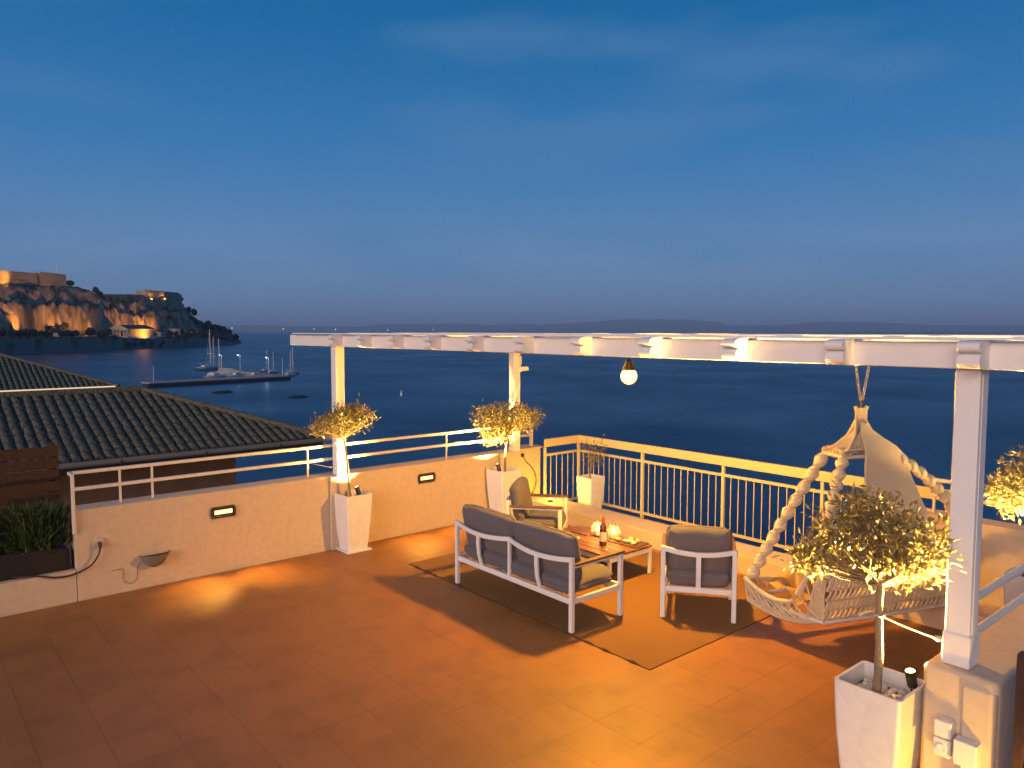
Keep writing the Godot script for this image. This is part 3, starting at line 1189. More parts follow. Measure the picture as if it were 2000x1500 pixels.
	for d in [[112, 70, 46.0, 104, 80, 52.0, 500.0, 66], [80, 68, 45.0, 82, 80, 52.0, 1500.0, 70], [331, 72, 36.5, 333, 77, 44.0, 170.0, 66], [362, 72, 36.5, 358, 77, 44.0, 170.0, 66],
			[82, 36, 2.0, 80, 62, 20.0, 1600.0, 38], [170, 30, 1.0, 172, 66, 20.0, 800.0, 46], [204, 1.5, -2.5, 204, 10, 2.0, 420.0, 75], [272, 34, 1.0, 284, 60, 12.0, 2600.0, 44], [170, 14, -1.0, 186, 27, 3.0, 50.0, 50], [300, 8, 0.0, 300, 24, 2.0, 40.0, 45], [163, 22, -3.0, 160, 30, -3.5, 14.0, 70], [128, 14, 2.0, 134, 70, 24.0, 2800.0, 62], [226, 12, 2.0, 226, 72, 20.0, 2400.0, 60]]:
		var at: Vector3 = HO + HE * float(d[0]) + HM * float(d[1])
		at.y = maxf(d[2], ground_y(d[0], d[1]) + 1.2)
		var aim: Vector3 = HO + HE * float(d[3]) + HM * float(d[4]) + V(0, d[5], 0)
		var o := thing("floodlight", texts[k2], "floodlight", at, 0.0, "floodlights on the headland")
		o.basis = Basis.looking_at((aim - at).normalized())
		part(o, "lamp_housing", fm, M.black)
		part(o, "lamp_lens", lm, M.fort_lamp_glow)
		var l := spot(o, "floodlight_beam", V(0, 0.1, -0.6), V(0, 0, -1), Color(1.0, 0.70, 0.30), d[6], d[7], 0.5, 0.8)
		l.basis = Basis()
		k2 += 1


# ---------------------------------------------------------------- harbour
func loft(m: MB, length: float, beam: float, height: float) -> void:
	var rows := []
	for i in 13:
		var u := i / 12.0
		var w := beam * 0.5 * pow(sin(PI * lerpf(0.22, 1.0, u)), 0.6) * (1.0 if u < 0.98 else 0.12)
		var y1 := height * (0.8 + 0.35 * u * u)
		var row := PackedVector3Array()
		for k in 9:
			var a := PI * k / 8.0
			row.append(V(u * length - length * 0.5, lerpf(y1, -0.3, pow(sin(a), 0.7)), cos(a) * w))
		rows.append(row)
	m.grid(rows, V(0, height, 0))

func harbour() -> void:
	# breakwater and the pontoon behind it
	var b := thing("breakwater", "long dark rubble breakwater with a pale flat deck", "breakwater", V(0, SEA, 0))
	var A := V(66, 0, -264.5)
	var B := V(118.6, 0, -272.8)
	var m := MB.new()
	m.bar(A + V(0, 0.35, 0), B + V(0, 0.35, 0), 4.0, 1.5, 0.3)
	part(b, "rubble_base", m, M.wet_rock)
	m = MB.new()
	m.bar(A + V(1.0, 1.2, -3.4), B + V(0, 1.2, -3.4), 6.5, 0.5, 0.05)
	part(b, "deck", m, M.deck)
	m = MB.new()
	m.bar(A + V(8, 1.0, -6.8), A + V(8, 1.0, -9), 3, 0.9)
	part(b, "landing", m, M.deck)
	var pn := thing("pontoon", "dark narrow pontoon joining the tip of the breakwater", "pontoon", V(0, SEA, 0))
	m = MB.new()
	m.bar(V(123.6, 0.5, -358), V(117.6, 0.5, -277), 4.0, 1.0, 0.1)
	part(pn, "deck", m, M.deck)
	m = MB.new()
	m.bar(V(125.2, 0.2, -358), V(119.4, 0.2, -277), 0.6, 1.6, 0.1)
	part(pn, "fender_beam", m, M.wet_rock)
	m = MB.new()
	m.span(V(116, 0.0, -300), V(120.5, 1.0, -298))
	part(pn, "finger", m, M.deck)
	# lamp posts
	var texts := ["lit lamp post nearest the tip of the pontoon", "lit lamp post halfway along the pontoon", "lit lamp post at the far end of the pontoon behind the yachts"]
	for i in 3:
		var at: Vector3 = [V(122.6, SEA + 1.0, -301), V(125.2, SEA + 1.0, -340), V(130, SEA, -378)][i]
		var o := thing("lamp_post", texts[i], "lamp post", at, 0.0, "lamp posts on the pontoon")
		m = MB.new()
		m.rod(V(0, -1, 0), V(0, 6.4, 0), 0.16, 8, 0.10)
		part(o, "pole", m, M.mast)
		m = MB.new()
		m.bar(V(0, 6.4, 0), V(-1.1, 6.6, 0), 0.12, 0.12)
		part(o, "lamp_arm", m, M.mast)
		m = MB.new()
		m.ball(V(-1.0, 6.45, 0.2), V(1.1, 0.44, 0.6), 10)
		part(o, "lamp_head", m, M.lamp_glow)
		bulb(o, "lamp_post_light", V(-1.0, 5.95, 0.2), Color(0.85, 0.93, 1.0), 2.0, 0.2)
	m = MB.new()
	m.rod(V(0, -1, 0), V(0, 6.8, 0), 0.14, 8, 0.07)
	solo("mooring_pole", m, M.mast, "thin unlit pole at the very tip of the breakwater", "pole", V(118.0, SEA + 1.2, -276.6))
	m = MB.new()
	m.rod(V(0, 0, 0), V(0, 5.5, 0), 0.10, 8, 0.06)
	solo("mooring_pole", m, M.mast, "thin pole at the shore end of the breakwater", "pole", V(70.2, SEA + 1.2, -270.0))
	# yachts
	var y := thing("sailing_yacht", "large moored sailing yacht with the tallest mast and a radar spreader", "sailboat", V(118.8, SEA, -364), 0.5)
	m = MB.new()
	loft(m, 15.0, 4.2, 1.5)
	part(y, "hull", m, M.boat_white)
	m = MB.new()
	m.span(V(-6.5, 1.15, -1.6), V(6.2, 1.32, 1.6), 0.1)
	part(y, "deck", m, M.boat_white)
	m = MB.new()
	m.span(V(-3.5, 1.3, -1.1), V(2.5, 2.3, 1.1), 0.3)
	part(y, "cabin", m, M.boat_white)
	m = MB.new()
	m.rod(V(1.6, 1.3, 0), V(1.6, 19.0, 0), 0.17, 8, 0.12)
	part(y, "mast", m, M.mast)
	m = MB.new()
	m.tube(PackedVector3Array([V(1.4, 3.2, 0), V(-2, 3.3, 0), V(-5.2, 3.2, 0)]), [0.25, 0.3, 0.18], 8)
	part(y, "boom", m, M.boat_white)
	m = MB.new()
	m.bar(V(1.6, 7.6, -1.8), V(1.6, 7.6, 1.8), 0.2, 0.16)
	part(y, "spreader", m, M.mast)
	for s in [-1, 1]:
		m = MB.new()
		m.rod(V(1.6, 18.8, 0), V(0.6, 1.3, s * 1.9), 0.03, 5)
		part(y, "shroud", m, M.mast)
	var y2: Node3D = copy(y, V(109.0, SEA, -316), 2.9, "moored sailing yacht with a shorter mast beside the pontoon finger")
	y2.scale = Vector3.ONE * 0.80
	y2.set_meta("group", "moored sailing yachts")
	y.set_meta("group", "moored sailing yachts")
	var y3: Node3D = copy(y, V(121.4, SEA, -366), 0.6, "moored sailing yacht close behind the tallest mast")
	y3.scale = Vector3.ONE * 0.82
	var far := [[V(133, SEA, -330), 0.45, 0.52], [V(131, SEA, -318), 0.40, 0.50], [V(134, SEA, -305), 0.35, 0.62], [V(127, SEA, -291), 0.5, 0.55]]
	var fl := ["slim mast yacht behind the pontoon, left of the middle lamp post", "slim mast yacht behind the pontoon, right of the middle lamp post", "slim mast yacht behind the pontoon, left of the tip lamp post", "small slim mast yacht near the breakwater tip"]
	for i in 4:
		var q: Node3D = copy(y, far[i][0], far[i][1], fl[i])
		q.scale = Vector3.ONE * far[i][2]
	# motor boats
	var mb := thing("motor_boat", "white motor boat nearest the breakwater deck", "motor boat", V(107.5, SEA, -296), 0.25, "motor boats inside the breakwater")
	m = MB.new()
	loft(m, 9.0, 3.2, 1.3)
	part(mb, "hull", m, M.boat_white)
	m = MB.new()
	m.span(V(-3.8, 0.9, -1.2), V(3.6, 1.1, 1.2), 0.1)
	part(mb, "deck", m, M.boat_white)
	m = MB.new()
	m.span(V(-1.2, 1.1, -0.95), V(1.6, 2.1, 0.95), 0.3)
	part(mb, "cabin", m, M.boat_white)
	m = MB.new()
	m.span(V(-0.9, 1.55, -0.97), V(1.3, 1.9, 0.97), 0.05)
	part(mb, "window", m, M.soffit)
	copy(mb, V(99.5, SEA, -297), 0.2, "white motor boat moored by the pontoon finger end")
	copy(mb, V(113.0, SEA, -291), 0.15, "white motor boat between the pontoon and the breakwater deck")
	# small marks on the water
	m = MB.new()
	m.ball(V(0, 0.1, 0), V(7.0, 1.0, 4.0), 10, 0.4, 4)
	solo("islet_rock", m, M.wet_rock, "low dark rock in the water nearer the breakwater", "rock", V(78.1, SEA, -226.8), 0.0, "dark rocks awash")
	m = MB.new()
	m.ball(V(0, 0.1, 0), V(6.0, 0.9, 4.0), 10, 0.4, 9)
	solo("islet_rock", m, M.wet_rock, "low dark rock in the water nearer the left pergola post", "rock", V(88.7, SEA, -197.7), 0.0, "dark rocks awash")
	m = MB.new()
	m.lathe(PackedVector2Array([V2(0, -0.2), V2(0.35, -0.1), V2(0.4, 0.2), V2(0.25, 0.7), V2(0.12, 1.5), V2(0, 1.55)]), 10)
	solo("buoy", m, M.boat_white, "small white buoy alone on the open water", "buoy", V(113.3, SEA, -183.4))
	# lights on the far shore
	var names := ["pale light on the headland tip", "shore light directly above the left end of the pergola", "second shore light from the headland, close to the pergola corner", "brightest shore light above the left pergola post", "faint shore light of a close pair", "shore light right of the close pair", "lone shore light farthest from the headland"]
	var px := [453.0, 553.0, 613.0, 655.0, 720.0, 757.0, 846.0]
	var dy := [4.0, 2.5, 2.5, 1.5, 1.0, 0.5, 1.0]
	for i in 7:
		var az := atan2(px[i] - 1000.0, 1473.0) + 0.87092 # from the terrace's own axes
		var dist := 1150.0 if i == 0 else 3600.0
		var dir := V(cos(0.87092 - (az - 0.87092)), 0, -sin(0.87092 - (az - 0.87092)))
		m = MB.new()
		m.ball(V(0, 0, 0), Vector3.ONE * (1.5 if i == 0 else [4.6, 4.0, 4.6, 2.8, 4.2, 3.6][i - 1]), 8)
		solo("shore_light", m, M.lamp_glow, names[i], "light", dir * dist + V(0, 2.6 + dy[i] * dist / 1473.0, 0), 0.0, "lights across the water")


# ---------------------------------------------------------------- furniture
func curve(a: Vector3, b: Vector3, bow: Vector3, steps := 10) -> PackedVector3Array:
	var out := PackedVector3Array()
	for i in steps + 1:
		var u := i / float(steps)
		out.append(a.lerp(b, u) + bow * 4.0 * u * (1.0 - u))
	return out

func strip(m: MB, pts: PackedVector3Array, w: float, h: float) -> void:
	# flat bar bent along points
	var rows := [PackedVector3Array(), PackedVector3Array(), PackedVector3Array(), PackedVector3Array(), PackedVector3Array()]
	for i in pts.size():
		var t := (pts[mini(i + 1, pts.size() - 1)] - pts[maxi(i - 1, 0)]).normalized()
		var s := t.cross(Vector3.UP).normalized()
		var c := [s * w * 0.5 + V(0, h * 0.5, 0), s * w * 0.5 - V(0, h * 0.5, 0), -s * w * 0.5 - V(0, h * 0.5, 0), -s * w * 0.5 + V(0, h * 0.5, 0)]
		for k in 5:
			rows[k].append(pts[i] + c[k % 4])
	for k in 4:
		var mid := Vector3.ZERO
		for i in pts.size():
			mid += pts[i]
		var r := [rows[k], rows[k + 1]]
		var nn: Vector3 = (rows[k + 1][0] - rows[k][0])
		for i in pts.size() - 1:
			var a: Vector3 = rows[k][i]
			var b: Vector3 = rows[k][i + 1]
			var c: Vector3 = rows[k + 1][i + 1]
			var d: Vector3 = rows[k + 1][i]
			var n0 := (b - a).cross(d - a).normalized()
			if n0.dot((a + c) * 0.5 - (pts[i] + pts[i + 1]) * 0.5) < 0:
				n0 = -n0
			m.quad(a, b, c, d, n0)

# seat of width w; local x across, back at z = 0 (facing +z is behind the seat), front at z = -depth
func lounge(t: Node3D, w: float, depth: float, seats: int) -> void:
	var hw := w * 0.5
	var leg := 0.042
	for s in [-1, 1]:
		var m := MB.new()
		m.bar(V(s * (hw - leg / 2), 0, -leg / 2), V(s * (hw - leg / 2), 0.655, -leg / 2), leg, leg, 0.006)
		part(t, "leg", m, M.frame)
		m = MB.new()
		m.bar(V(s * (hw - leg / 2), 0, -depth + leg / 2), V(s * (hw - leg / 2), 0.575, -depth + leg / 2), leg, leg, 0.006)
		part(t, "leg", m, M.frame)
		m = MB.new()
		m.bar(V(s * (hw - leg / 2), 0.566, -leg), V(s * (hw - leg / 2), 0.566, -depth + leg), 0.03, 0.018, 0.003)
		part(t, "arm_frame", m, M.frame)
		m = MB.new()
		m.bar(V(s * (hw - leg / 2), 0.588, -leg - 0.002), V(s * (hw - leg / 2), 0.588, -depth - 0.012), 0.055, 0.024, 0.006)
		part(t, "armrest", m, M.arm_wood)
		m = MB.new()
		m.bar(V(s * (hw - leg / 2), 0.27, -leg), V(s * (hw - leg / 2), 0.27, -depth + leg), 0.032, 0.05, 0.005)
		part(t, "seat_rail", m, M.frame)
	for z in [-leg / 2, -depth + leg / 2]:
		var m := MB.new()
		m.bar(V(-hw + leg, 0.27, z), V(hw - leg, 0.27, z), 0.034, 0.052, 0.005)
		part(t, "seat_rail", m, M.frame)
	# bowed back rail, one bow per seat, meeting at a peak over the middle stay
	var m := MB.new()
	var per := w / seats
	var pts := PackedVector3Array()
	for q in seats:
		var a := -hw + 0.004 + q * (w - 0.008) / seats
		var b := -hw + 0.004 + (q + 1) * (w - 0.008) / seats
		var cv := curve(V(a, 0.640, -leg / 2), V(b, 0.640, -leg / 2), V(0, -0.035, 0.045))
		if q > 0:
			cv.remove_at(0)
		pts.append_array(cv)
	strip(m, pts, 0.022, 0.042)
	part(t, "back_rail", m, M.frame)
	for q in seats:
		var x := -hw + (q + 0.5) * per
		m = MB.new()
		strip_up(m, PackedVector3Array([V(x, 0.292, -leg / 2), V(x, 0.40, 0.012), V(x, 0.50, 0.022), V(x, 0.59, 0.022)]), 0.042, 0.018)
		part(t, "back_stay", m, M.frame)
		if q > 0:
			m = MB.new()
			m.bar(V(-hw + q * per, 0.295, -leg / 2), V(-hw + q * per, 0.62, -leg / 2), 0.03, 0.03, 0.004)
			part(t, "back_stay", m, M.frame)
	# cushions
	var cw := (w - 2 * leg - 0.01)
	if seats == 1:
		m = MB.new()
		m.cushion(V(0, 0.362, -depth * 0.5 - 0.010), V(cw, 0.205, depth - 0.03), Basis(), 3, 1)
		part(t, "seat_cushion", m, M.fabric)
	else:
		m = MB.new()
		m.cushion(V(0, 0.362, -depth * 0.5 - 0.010), V(cw, 0.205, depth - 0.03), Basis(), 5, 1)
		part(t, "seat_cushion", m, M.fabric)
	for q in seats:
		var x := -cw * 0.5 + (q + 0.5) * cw / seats
		m = MB.new()
		m.cushion(V(x, 0.612, -0.125), V(cw / seats + 0.012, 0.44, 0.19), Basis(Vector3.RIGHT, 0.17), 11 + q, 2)
		part(t, "back_cushion", m, M.fabric)

func strip_up(m: MB, pts: PackedVector3Array, w: float, d: float) -> void:
	for i in pts.size() - 1:
		m.bar(pts[i], pts[i + 1] + (pts[i + 1] - pts[i]).normalized() * 0.004, w, d, 0.0, Vector3.BACK)

func furniture() -> void:
	var s := thing("sofa", "white framed outdoor sofa with grey cushions, its back to the open floor", "sofa", V(4.42, 0.011, -5.31), -PI / 2)
	lounge(s, 1.70, 0.66, 2)
	var c := thing("lounge_chair", "white framed grey lounge chair seen from behind, between table and swing", "armchair", V(5.492, 0.011, -3.946), 0.0, "grey lounge chairs")
	c.rotation.y = -atan2(0.806, 0.592)
	lounge(c, 0.66, 0.64, 1)
	var d := copy(c, V(5.64, 0.011, -6.72), 0.0, "white framed grey lounge chair seen from the side, before the tall planter")
	d.set_meta("group", "grey lounge chairs")
	d.rotation.y = atan2(-0.64, -0.77)
	# rug with lifted, frayed edges
	var rows := []
	var nz := FastNoiseLite.new()
	nz.seed = 8
	nz.frequency = 1.3
	for i in 61:
		var row := PackedVector3Array()
		for k in 41:
			var x := 4.41 + 2.45 * k / 40.0
			var z := -7.02 + 3.42 * i / 60.0
			var edge := minf(minf(k, 40 - k) / 3.0, minf(i, 60 - i) / 3.0)
			var lift := 0.006 + 0.010 * maxf(0.0, nz.get_noise_2d(x * 1.6, z * 2.2)) * (1.0 if edge < 1.0 else 0.15)
			row.append(V(x + 0.006 * nz.get_noise_2d(z * 4.0, 3.0), lift, z + 0.006 * nz.get_noise_2d(x * 4.0, 9.0)))
		rows.append(row)
	var r := thing("rug", "large flat tan outdoor rug under the sofa, chairs and table", "rug")
	var m := MB.new()
	m.grid(rows, V(5.6, -50, -5.3))
	part(r, "pile", m, M.rug)
	var edge := MB.new()
	for side in [[0, true], [60, true], [0, false], [40, false]]:
		var pts := PackedVector3Array()
		var rad := []
		var cnt := 41 if side[1] else 61
		for k in cnt:
			var p: Vector3 = rows[side[0]][k] if side[1] else rows[k][side[0]]
			pts.append(p - V(0, 0.003, 0))
			var lump := 0.0
			for b in [3.0, 6.5, 9.0, 17.0, 48.5, 52.0, 57.0]:
				lump = maxf(lump, 1.0 - absf(k - b) / 1.3) if not side[1] and side[0] == 0 else 0.0
			rad.append(0.004 + 0.013 * maxf(lump, 0.0))
		edge.tube(pts, rad, 6)
	part(r, "binding", edge, M.rug_edge)
	# low table of planks on a white frame
	var t := thing("coffee_table", "low brown slatted coffee table with white metal legs, set with food and candles", "table", V(5.88, 0.011, -5.60))
	for k in 6:
		m = MB.new()
		m.span(V(-0.335 + k * 0.113, 0.284, -0.54), V(-0.335 + k * 0.113 + 0.107, 0.306, 0.54), 0.004)
		part(t, "plank", m, M["table_wood_%d" % (k % 3)])
	for sx in [-1, 1]:
		m = MB.new()
		m.bar(V(sx * 0.315, 0.258, -0.50), V(sx * 0.315, 0.258, 0.50), 0.028, 0.045, 0.004)
		part(t, "apron", m, M.frame)
		m = MB.new()
		m.bar(V(-0.30, 0.258, sx * 0.525), V(0.30, 0.258, sx * 0.525), 0.028, 0.045, 0.004)
		part(t, "apron", m, M.frame)
		for sz in [-1, 1]:
			m = MB.new()
			m.bar(V(sx * 0.315, 0, sz * 0.525), V(sx * 0.315, 0.28, sz * 0.525), 0.036, 0.036, 0.005)
			part(t, "leg", m, M.frame)


func table_things() -> void:
	var y := 0.319
	var m := MB.new()
	# candle lanterns
	var texts := ["glowing glass candle globe behind the wine bottle", "glowing glass candle globe beside the food tray"]
	for i in 2:
		var at: Vector3 = [V(6.02, y, -5.67), V(6.06, y, -5.47)][i]
		var o := thing("candle_globe", texts[i], "candle", at, 0.0, "glass candle globes on the table")
		m = MB.new()
		m.lathe(PackedVector2Array([V2(0.0, 0.0), V2(0.045, 0.0), V2(0.05, 0.008), V2(0.02, 0.014)]), 20)
		part(o, "saucer", m, M.black)
		m = MB.new()
		m.lathe(PackedVector2Array([V2(0.035, 0.012), V2(0.062, 0.035), V2(0.075, 0.075), V2(0.066, 0.118), V2(0.045, 0.142), V2(0.043, 0.15)]), 24)
		part(o, "glass_globe", m, M.glass)
		m = MB.new()
		m.rod(V(0, 0.014, 0), V(0, 0.06, 0), 0.026, 14)
		part(o, "candle", m, M.wax)
		m = MB.new()
		m.lathe(PackedVector2Array([V2(0.0, 0.062), V2(0.014, 0.074), V2(0.018, 0.088), V2(0.008, 0.115), V2(0, 0.135)]), 12)
		part(o, "candle_flame", m, M.flame_glow)
		bulb(o, "candle_light", V(0, 0.088, 0), Color(1.0, 0.72, 0.34), 0.16, 0.014)
		m = MB.new()
		m.tube(curve(V(-0.04, 0.15, 0), V(0.04, 0.15, 0), V(0, 0.06, 0)), 0.002, 6)
		part(o, "handle", m, M.black)
	# bottle
	var b := thing("wine_bottle", "dark rose wine bottle with a pale label in the middle of the table", "bottle", V(5.80, y, -5.385))
	m = MB.new()
	m.lathe(PackedVector2Array([V2(0, 0), V2(0.036, 0.0), V2(0.039, 0.006), V2(0.039, 0.17), V2(0.034, 0.20), V2(0.018, 0.235), V2(0.0145, 0.255), V2(0.0145, 0.30), V2(0, 0.30)]), 22)
	part(b, "glass_body", m, M.bottle_glass)
	m = MB.new()
	m.lathe(PackedVector2Array([V2(0.0396, 0.05), V2(0.0398, 0.05), V2(0.0398, 0.15), V2(0.0396, 0.15)]), 22)
	part(b, "paper_label", m, M.paper)
	m = MB.new()
	m.lathe(PackedVector2Array([V2(0.0155, 0.245), V2(0.0155, 0.304), V2(0, 0.305)]), 16)
	part(b, "capsule", m, M.foil)
	# wine glasses
	var gl := thing("wine_glass", "wine glass standing before the bottle at the sofa edge of the table", "glass", V(5.70, y, -5.27), 0.0, "wine glasses on the table")
	m = MB.new()
	m.lathe(PackedVector2Array([V2(0, 0), V2(0.032, 0.001), V2(0.033, 0.003), V2(0.006, 0.007), V2(0.0035, 0.02), V2(0.0035, 0.075), V2(0.012, 0.085), V2(0.032, 0.11), V2(0.037, 0.135), V2(0.031, 0.175)]), 22)
	part(gl, "bowl", m, M.glass)
	copy(gl, V(5.93, y, -5.40), 0.0, "wine glass between the bottle and the food tray")
	# trays and plates
	var tr := thing("serving_tray", "dark serving tray under the bread pieces at the right end of the table", "tray", V(6.08, y, -5.28), 0.1)
	m = MB.new()
	m.span(V(-0.12, 0, -0.19), V(0.12, 0.012, 0.19), 0.005)
	part(tr, "board", m, M.arm_wood)
	for k in 6:
		m = MB.new()
		m.ball(V(0, 0.02, 0), V(0.075 + 0.012 * (k % 3), 0.04, 0.055), 12, 0.25, 20 + k)
		solo("bread_piece", m, M.food if k % 2 else M.wax, "pale piece of bread or cheese on the dark serving tray", "food", V(6.08 + [-0.05, 0.05, -0.04, 0.06, 0.0, -0.06][k], y + 0.0125, -5.28 + [0.12, 0.09, 0.02, -0.01, 0.05, -0.09][k]), k * 0.9, "bread on the serving tray")
	var pl := thing("plate", "square white plate with green food at the sofa side of the table", "plate", V(5.68, y, -5.78), 0.4)
	m = MB.new()
	m.span(V(-0.10, 0, -0.08), V(0.10, 0.006, 0.08), 0.003)
	for s in [-1, 1]:
		m.bar(V(s * 0.104, 0.009, -0.084), V(s * 0.104, 0.009, 0.084), 0.012, 0.012, 0.004)
		m.bar(V(-0.098, 0.009, s * 0.085), V(0.098, 0.009, s * 0.085), 0.012, 0.012, 0.004)
	part(pl, "dish", m, M.ceramic)
	for k in 4:
		m = MB.new()
		m.ball(V(0, 0.012, 0), V(0.06, 0.03, 0.04), 10, 0.4, 40 + k)
		solo("salad_bite", m, M.greens if k % 2 else M.food, "small bite of food on the square white plate", "food", V(5.68 + [0.03, -0.03, 0.02, -0.04][k], y + 0.005, -5.78 + [0.03, 0.02, -0.03, -0.02][k]), k * 1.3, "food on the square plate")
	var p2 := thing("serving_tray", "small dark tray behind the bottle, beside the candle globe", "tray", V(5.99, y, -5.86), 0.0)
	m = MB.new()
	m.span(V(-0.07, 0, -0.13), V(0.07, 0.010, 0.13), 0.004)
	part(p2, "board", m, M.arm_wood)
	m = MB.new()
	m.bar(V(6.12, y + 0.015, -5.62), V(6.17, y + 0.006, -5.45), 0.016, 0.004, 0.001)
	solo("knife", m, M.steel, "knife lying at the far edge of the table by the tray", "knife")


# ---------------------------------------------------------------- planters and olives
func planter(label: String, at: Vector3, h: float, w: float, group := "tall tapered white planters") -> Node3D:
	var o := thing("planter", label, "planter", at, 0.0, group)
	var m := MB.new()
	m.span(V(-w * 0.47, 0, -w * 0.47), V(w * 0.47, 0.022, w * 0.47), 0.006)
	part(o, "saucer", m, M.pot)
	# tapered square shell with slightly bellied sides, rounded corners and a rim
	var rows := []
	var lv := [[0.022, 0.355], [0.10, 0.37], [0.30, 0.418], [0.55, 0.462], [0.80, 0.488], [0.96, 0.499], [1.0, 0.5], [1.0, 0.455], [0.96, 0.45], [0.84, 0.44]]
	for l in lv:
		var row := PackedVector3Array()
		var hw: float = w * l[1]
		var r := 0.022 if l[1] > 0.4 else 0.018
		for q in 4:
			for k in 5:
				var g := PI / 2 * q + PI / 2 * k / 4.0
				var cx := (hw - r) * (1.0 if q == 0 or q == 3 else -1.0)
				var cz := (hw - r) * (1.0 if q < 2 else -1.0)
				row.append(V(cx + cos(g) * r, h * l[0], cz + sin(g) * r))
		row.append(row[0])
		rows.append(row)
	m = MB.new()
	m.grid(rows.slice(0, 7), V(0, h * 0.5, 0))
	m.grid(rows.slice(6, 8), V(0, 0, 0))
	var inner := MB.new()
	m.grid(rows.slice(7, 10), null)
	part(o, "shell", m, M.pot)
	m = MB.new()
	m.span(V(-w * 0.442, h * 0.82, -w * 0.442), V(w * 0.442, h * 0.86, w * 0.442))
	part(o, "soil", m, M.soil)
	return o

func olive(label: String, at: Vector3, top: Vector3, lobes: Array, leaves: int, size: float, sd: int, trunk_r := 0.018, bare := false) -> Node3D:
	var o := thing("olive_tree", label, "olive tree", at, 0.0, "standard olive trees in white planters")
	var r := RandomNumberGenerator.new()
	r.seed = sd
	var pts := PackedVector3Array()
	var rad := []
	for i in 13:
		var u := i / 12.0
		pts.append(V(0, -0.03, 0).lerp(top, u) + V(sin(u * 5.0 + sd) * 0.008, 0, cos(u * 4.0 + sd) * 0.008) * sin(PI * u))
		rad.append(trunk_r * lerpf(1.15, 0.8, u) * (1.0 + 0.08 * sin(u * 23.0 + sd)))
	var m := MB.new()
	m.tube(pts, rad, 12)
	part(o, "trunk", m, M.bark)
	m = MB.new()
	var fol := MB.new()
	fol.tinted = true
	var tips := []
	for l in lobes:
		for k in (26 if not bare else 16):
			var d := V(r.randfn(), r.randfn() * 0.8, r.randfn()).normalized() * pow(r.randf(), 0.5)
			var tip: Vector3 = l[0] + d * l[1]
			tips.append([tip, d])
			var midp := top.lerp(tip, 0.5) + V(r.randfn(), r.randfn(), r.randfn()) * 0.03
			m.tube(PackedVector3Array([top - V(0, 0.02, 0), midp, tip]), [trunk_r * 0.35, trunk_r * 0.2, trunk_r * 0.08], 5, false)
	part(o, "branches", m, M.bark)
	for k in leaves:
		var l: Array = lobes[r.randi_range(0, lobes.size() - 1)]
		var base: Vector3
		var out: Vector3
		if r.randf() < 0.45:
			var d := V(r.randfn(), r.randfn(), r.randfn()).normalized()
			base = l[0] + d * (l[1] as Vector3) * pow(r.randf_range(0.25, 1.0), 0.4)
			out = d
		else:
			var t: Array = tips[r.randi_range(0, tips.size() - 1)]
			base = t[0] + V(r.randfn(), r.randfn(), r.randfn()) * size * 0.9
			out = (t[1] as Vector3)
		var dir := (out * 0.7 + V(0, 0.35, 0) + V(r.randfn(), r.randfn(), r.randfn()) * 0.65).normalized()
		var shade := r.randf()
		fol.col = Color(0.175, 0.145, 0.045).lerp(Color(0.48, 0.39, 0.17), shade * shade)
		leaf_blade(fol, base, dir, size * r.randf_range(0.7, 1.35), size * r.randf_range(0.12, 0.19), r)
	part(o, "crown", fol, M.leaf, "stuff")
	return o

func spike_light(label: String, at: Vector3, aim: Vector3, energy: float, cone := 52.0) -> Node3D:
	var o := thing("spike_light", label, "spotlight", at, 0.0, "spotlights in the planters")
	var d := aim.normalized()
	var m := MB.new()
	m.rod(V(0, -0.10, 0), V(0, -0.02, 0), 0.006, 8)
	part(o, "spike", m, M.black)
	m = MB.new()
	var xf := Transform3D(Basis(Quaternion(Vector3.UP, d)), Vector3.ZERO)
	m.lathe(PackedVector2Array([V2(0, -0.03), V2(0.022, -0.03), V2(0.026, -0.02), V2(0.028, 0.07), V2(0.025, 0.07), V2(0.025, 0.058), V2(0, 0.058)]), 18, xf)
	part(o, "lamp_housing", m, M.black)
	m = MB.new()
	m.lathe(PackedVector2Array([V2(0, 0.074), V2(0.016, 0.073), V2(0.0245, 0.066), V2(0.0245, 0.062), V2(0, 0.062)]), 18, xf)
	part(o, "lamp_lens", m, M.spot_lens_glow)
	spot(o, "spike_light_beam", d * 0.085, d, AMBER, energy, cone, 0.02, 0.85)
	return o

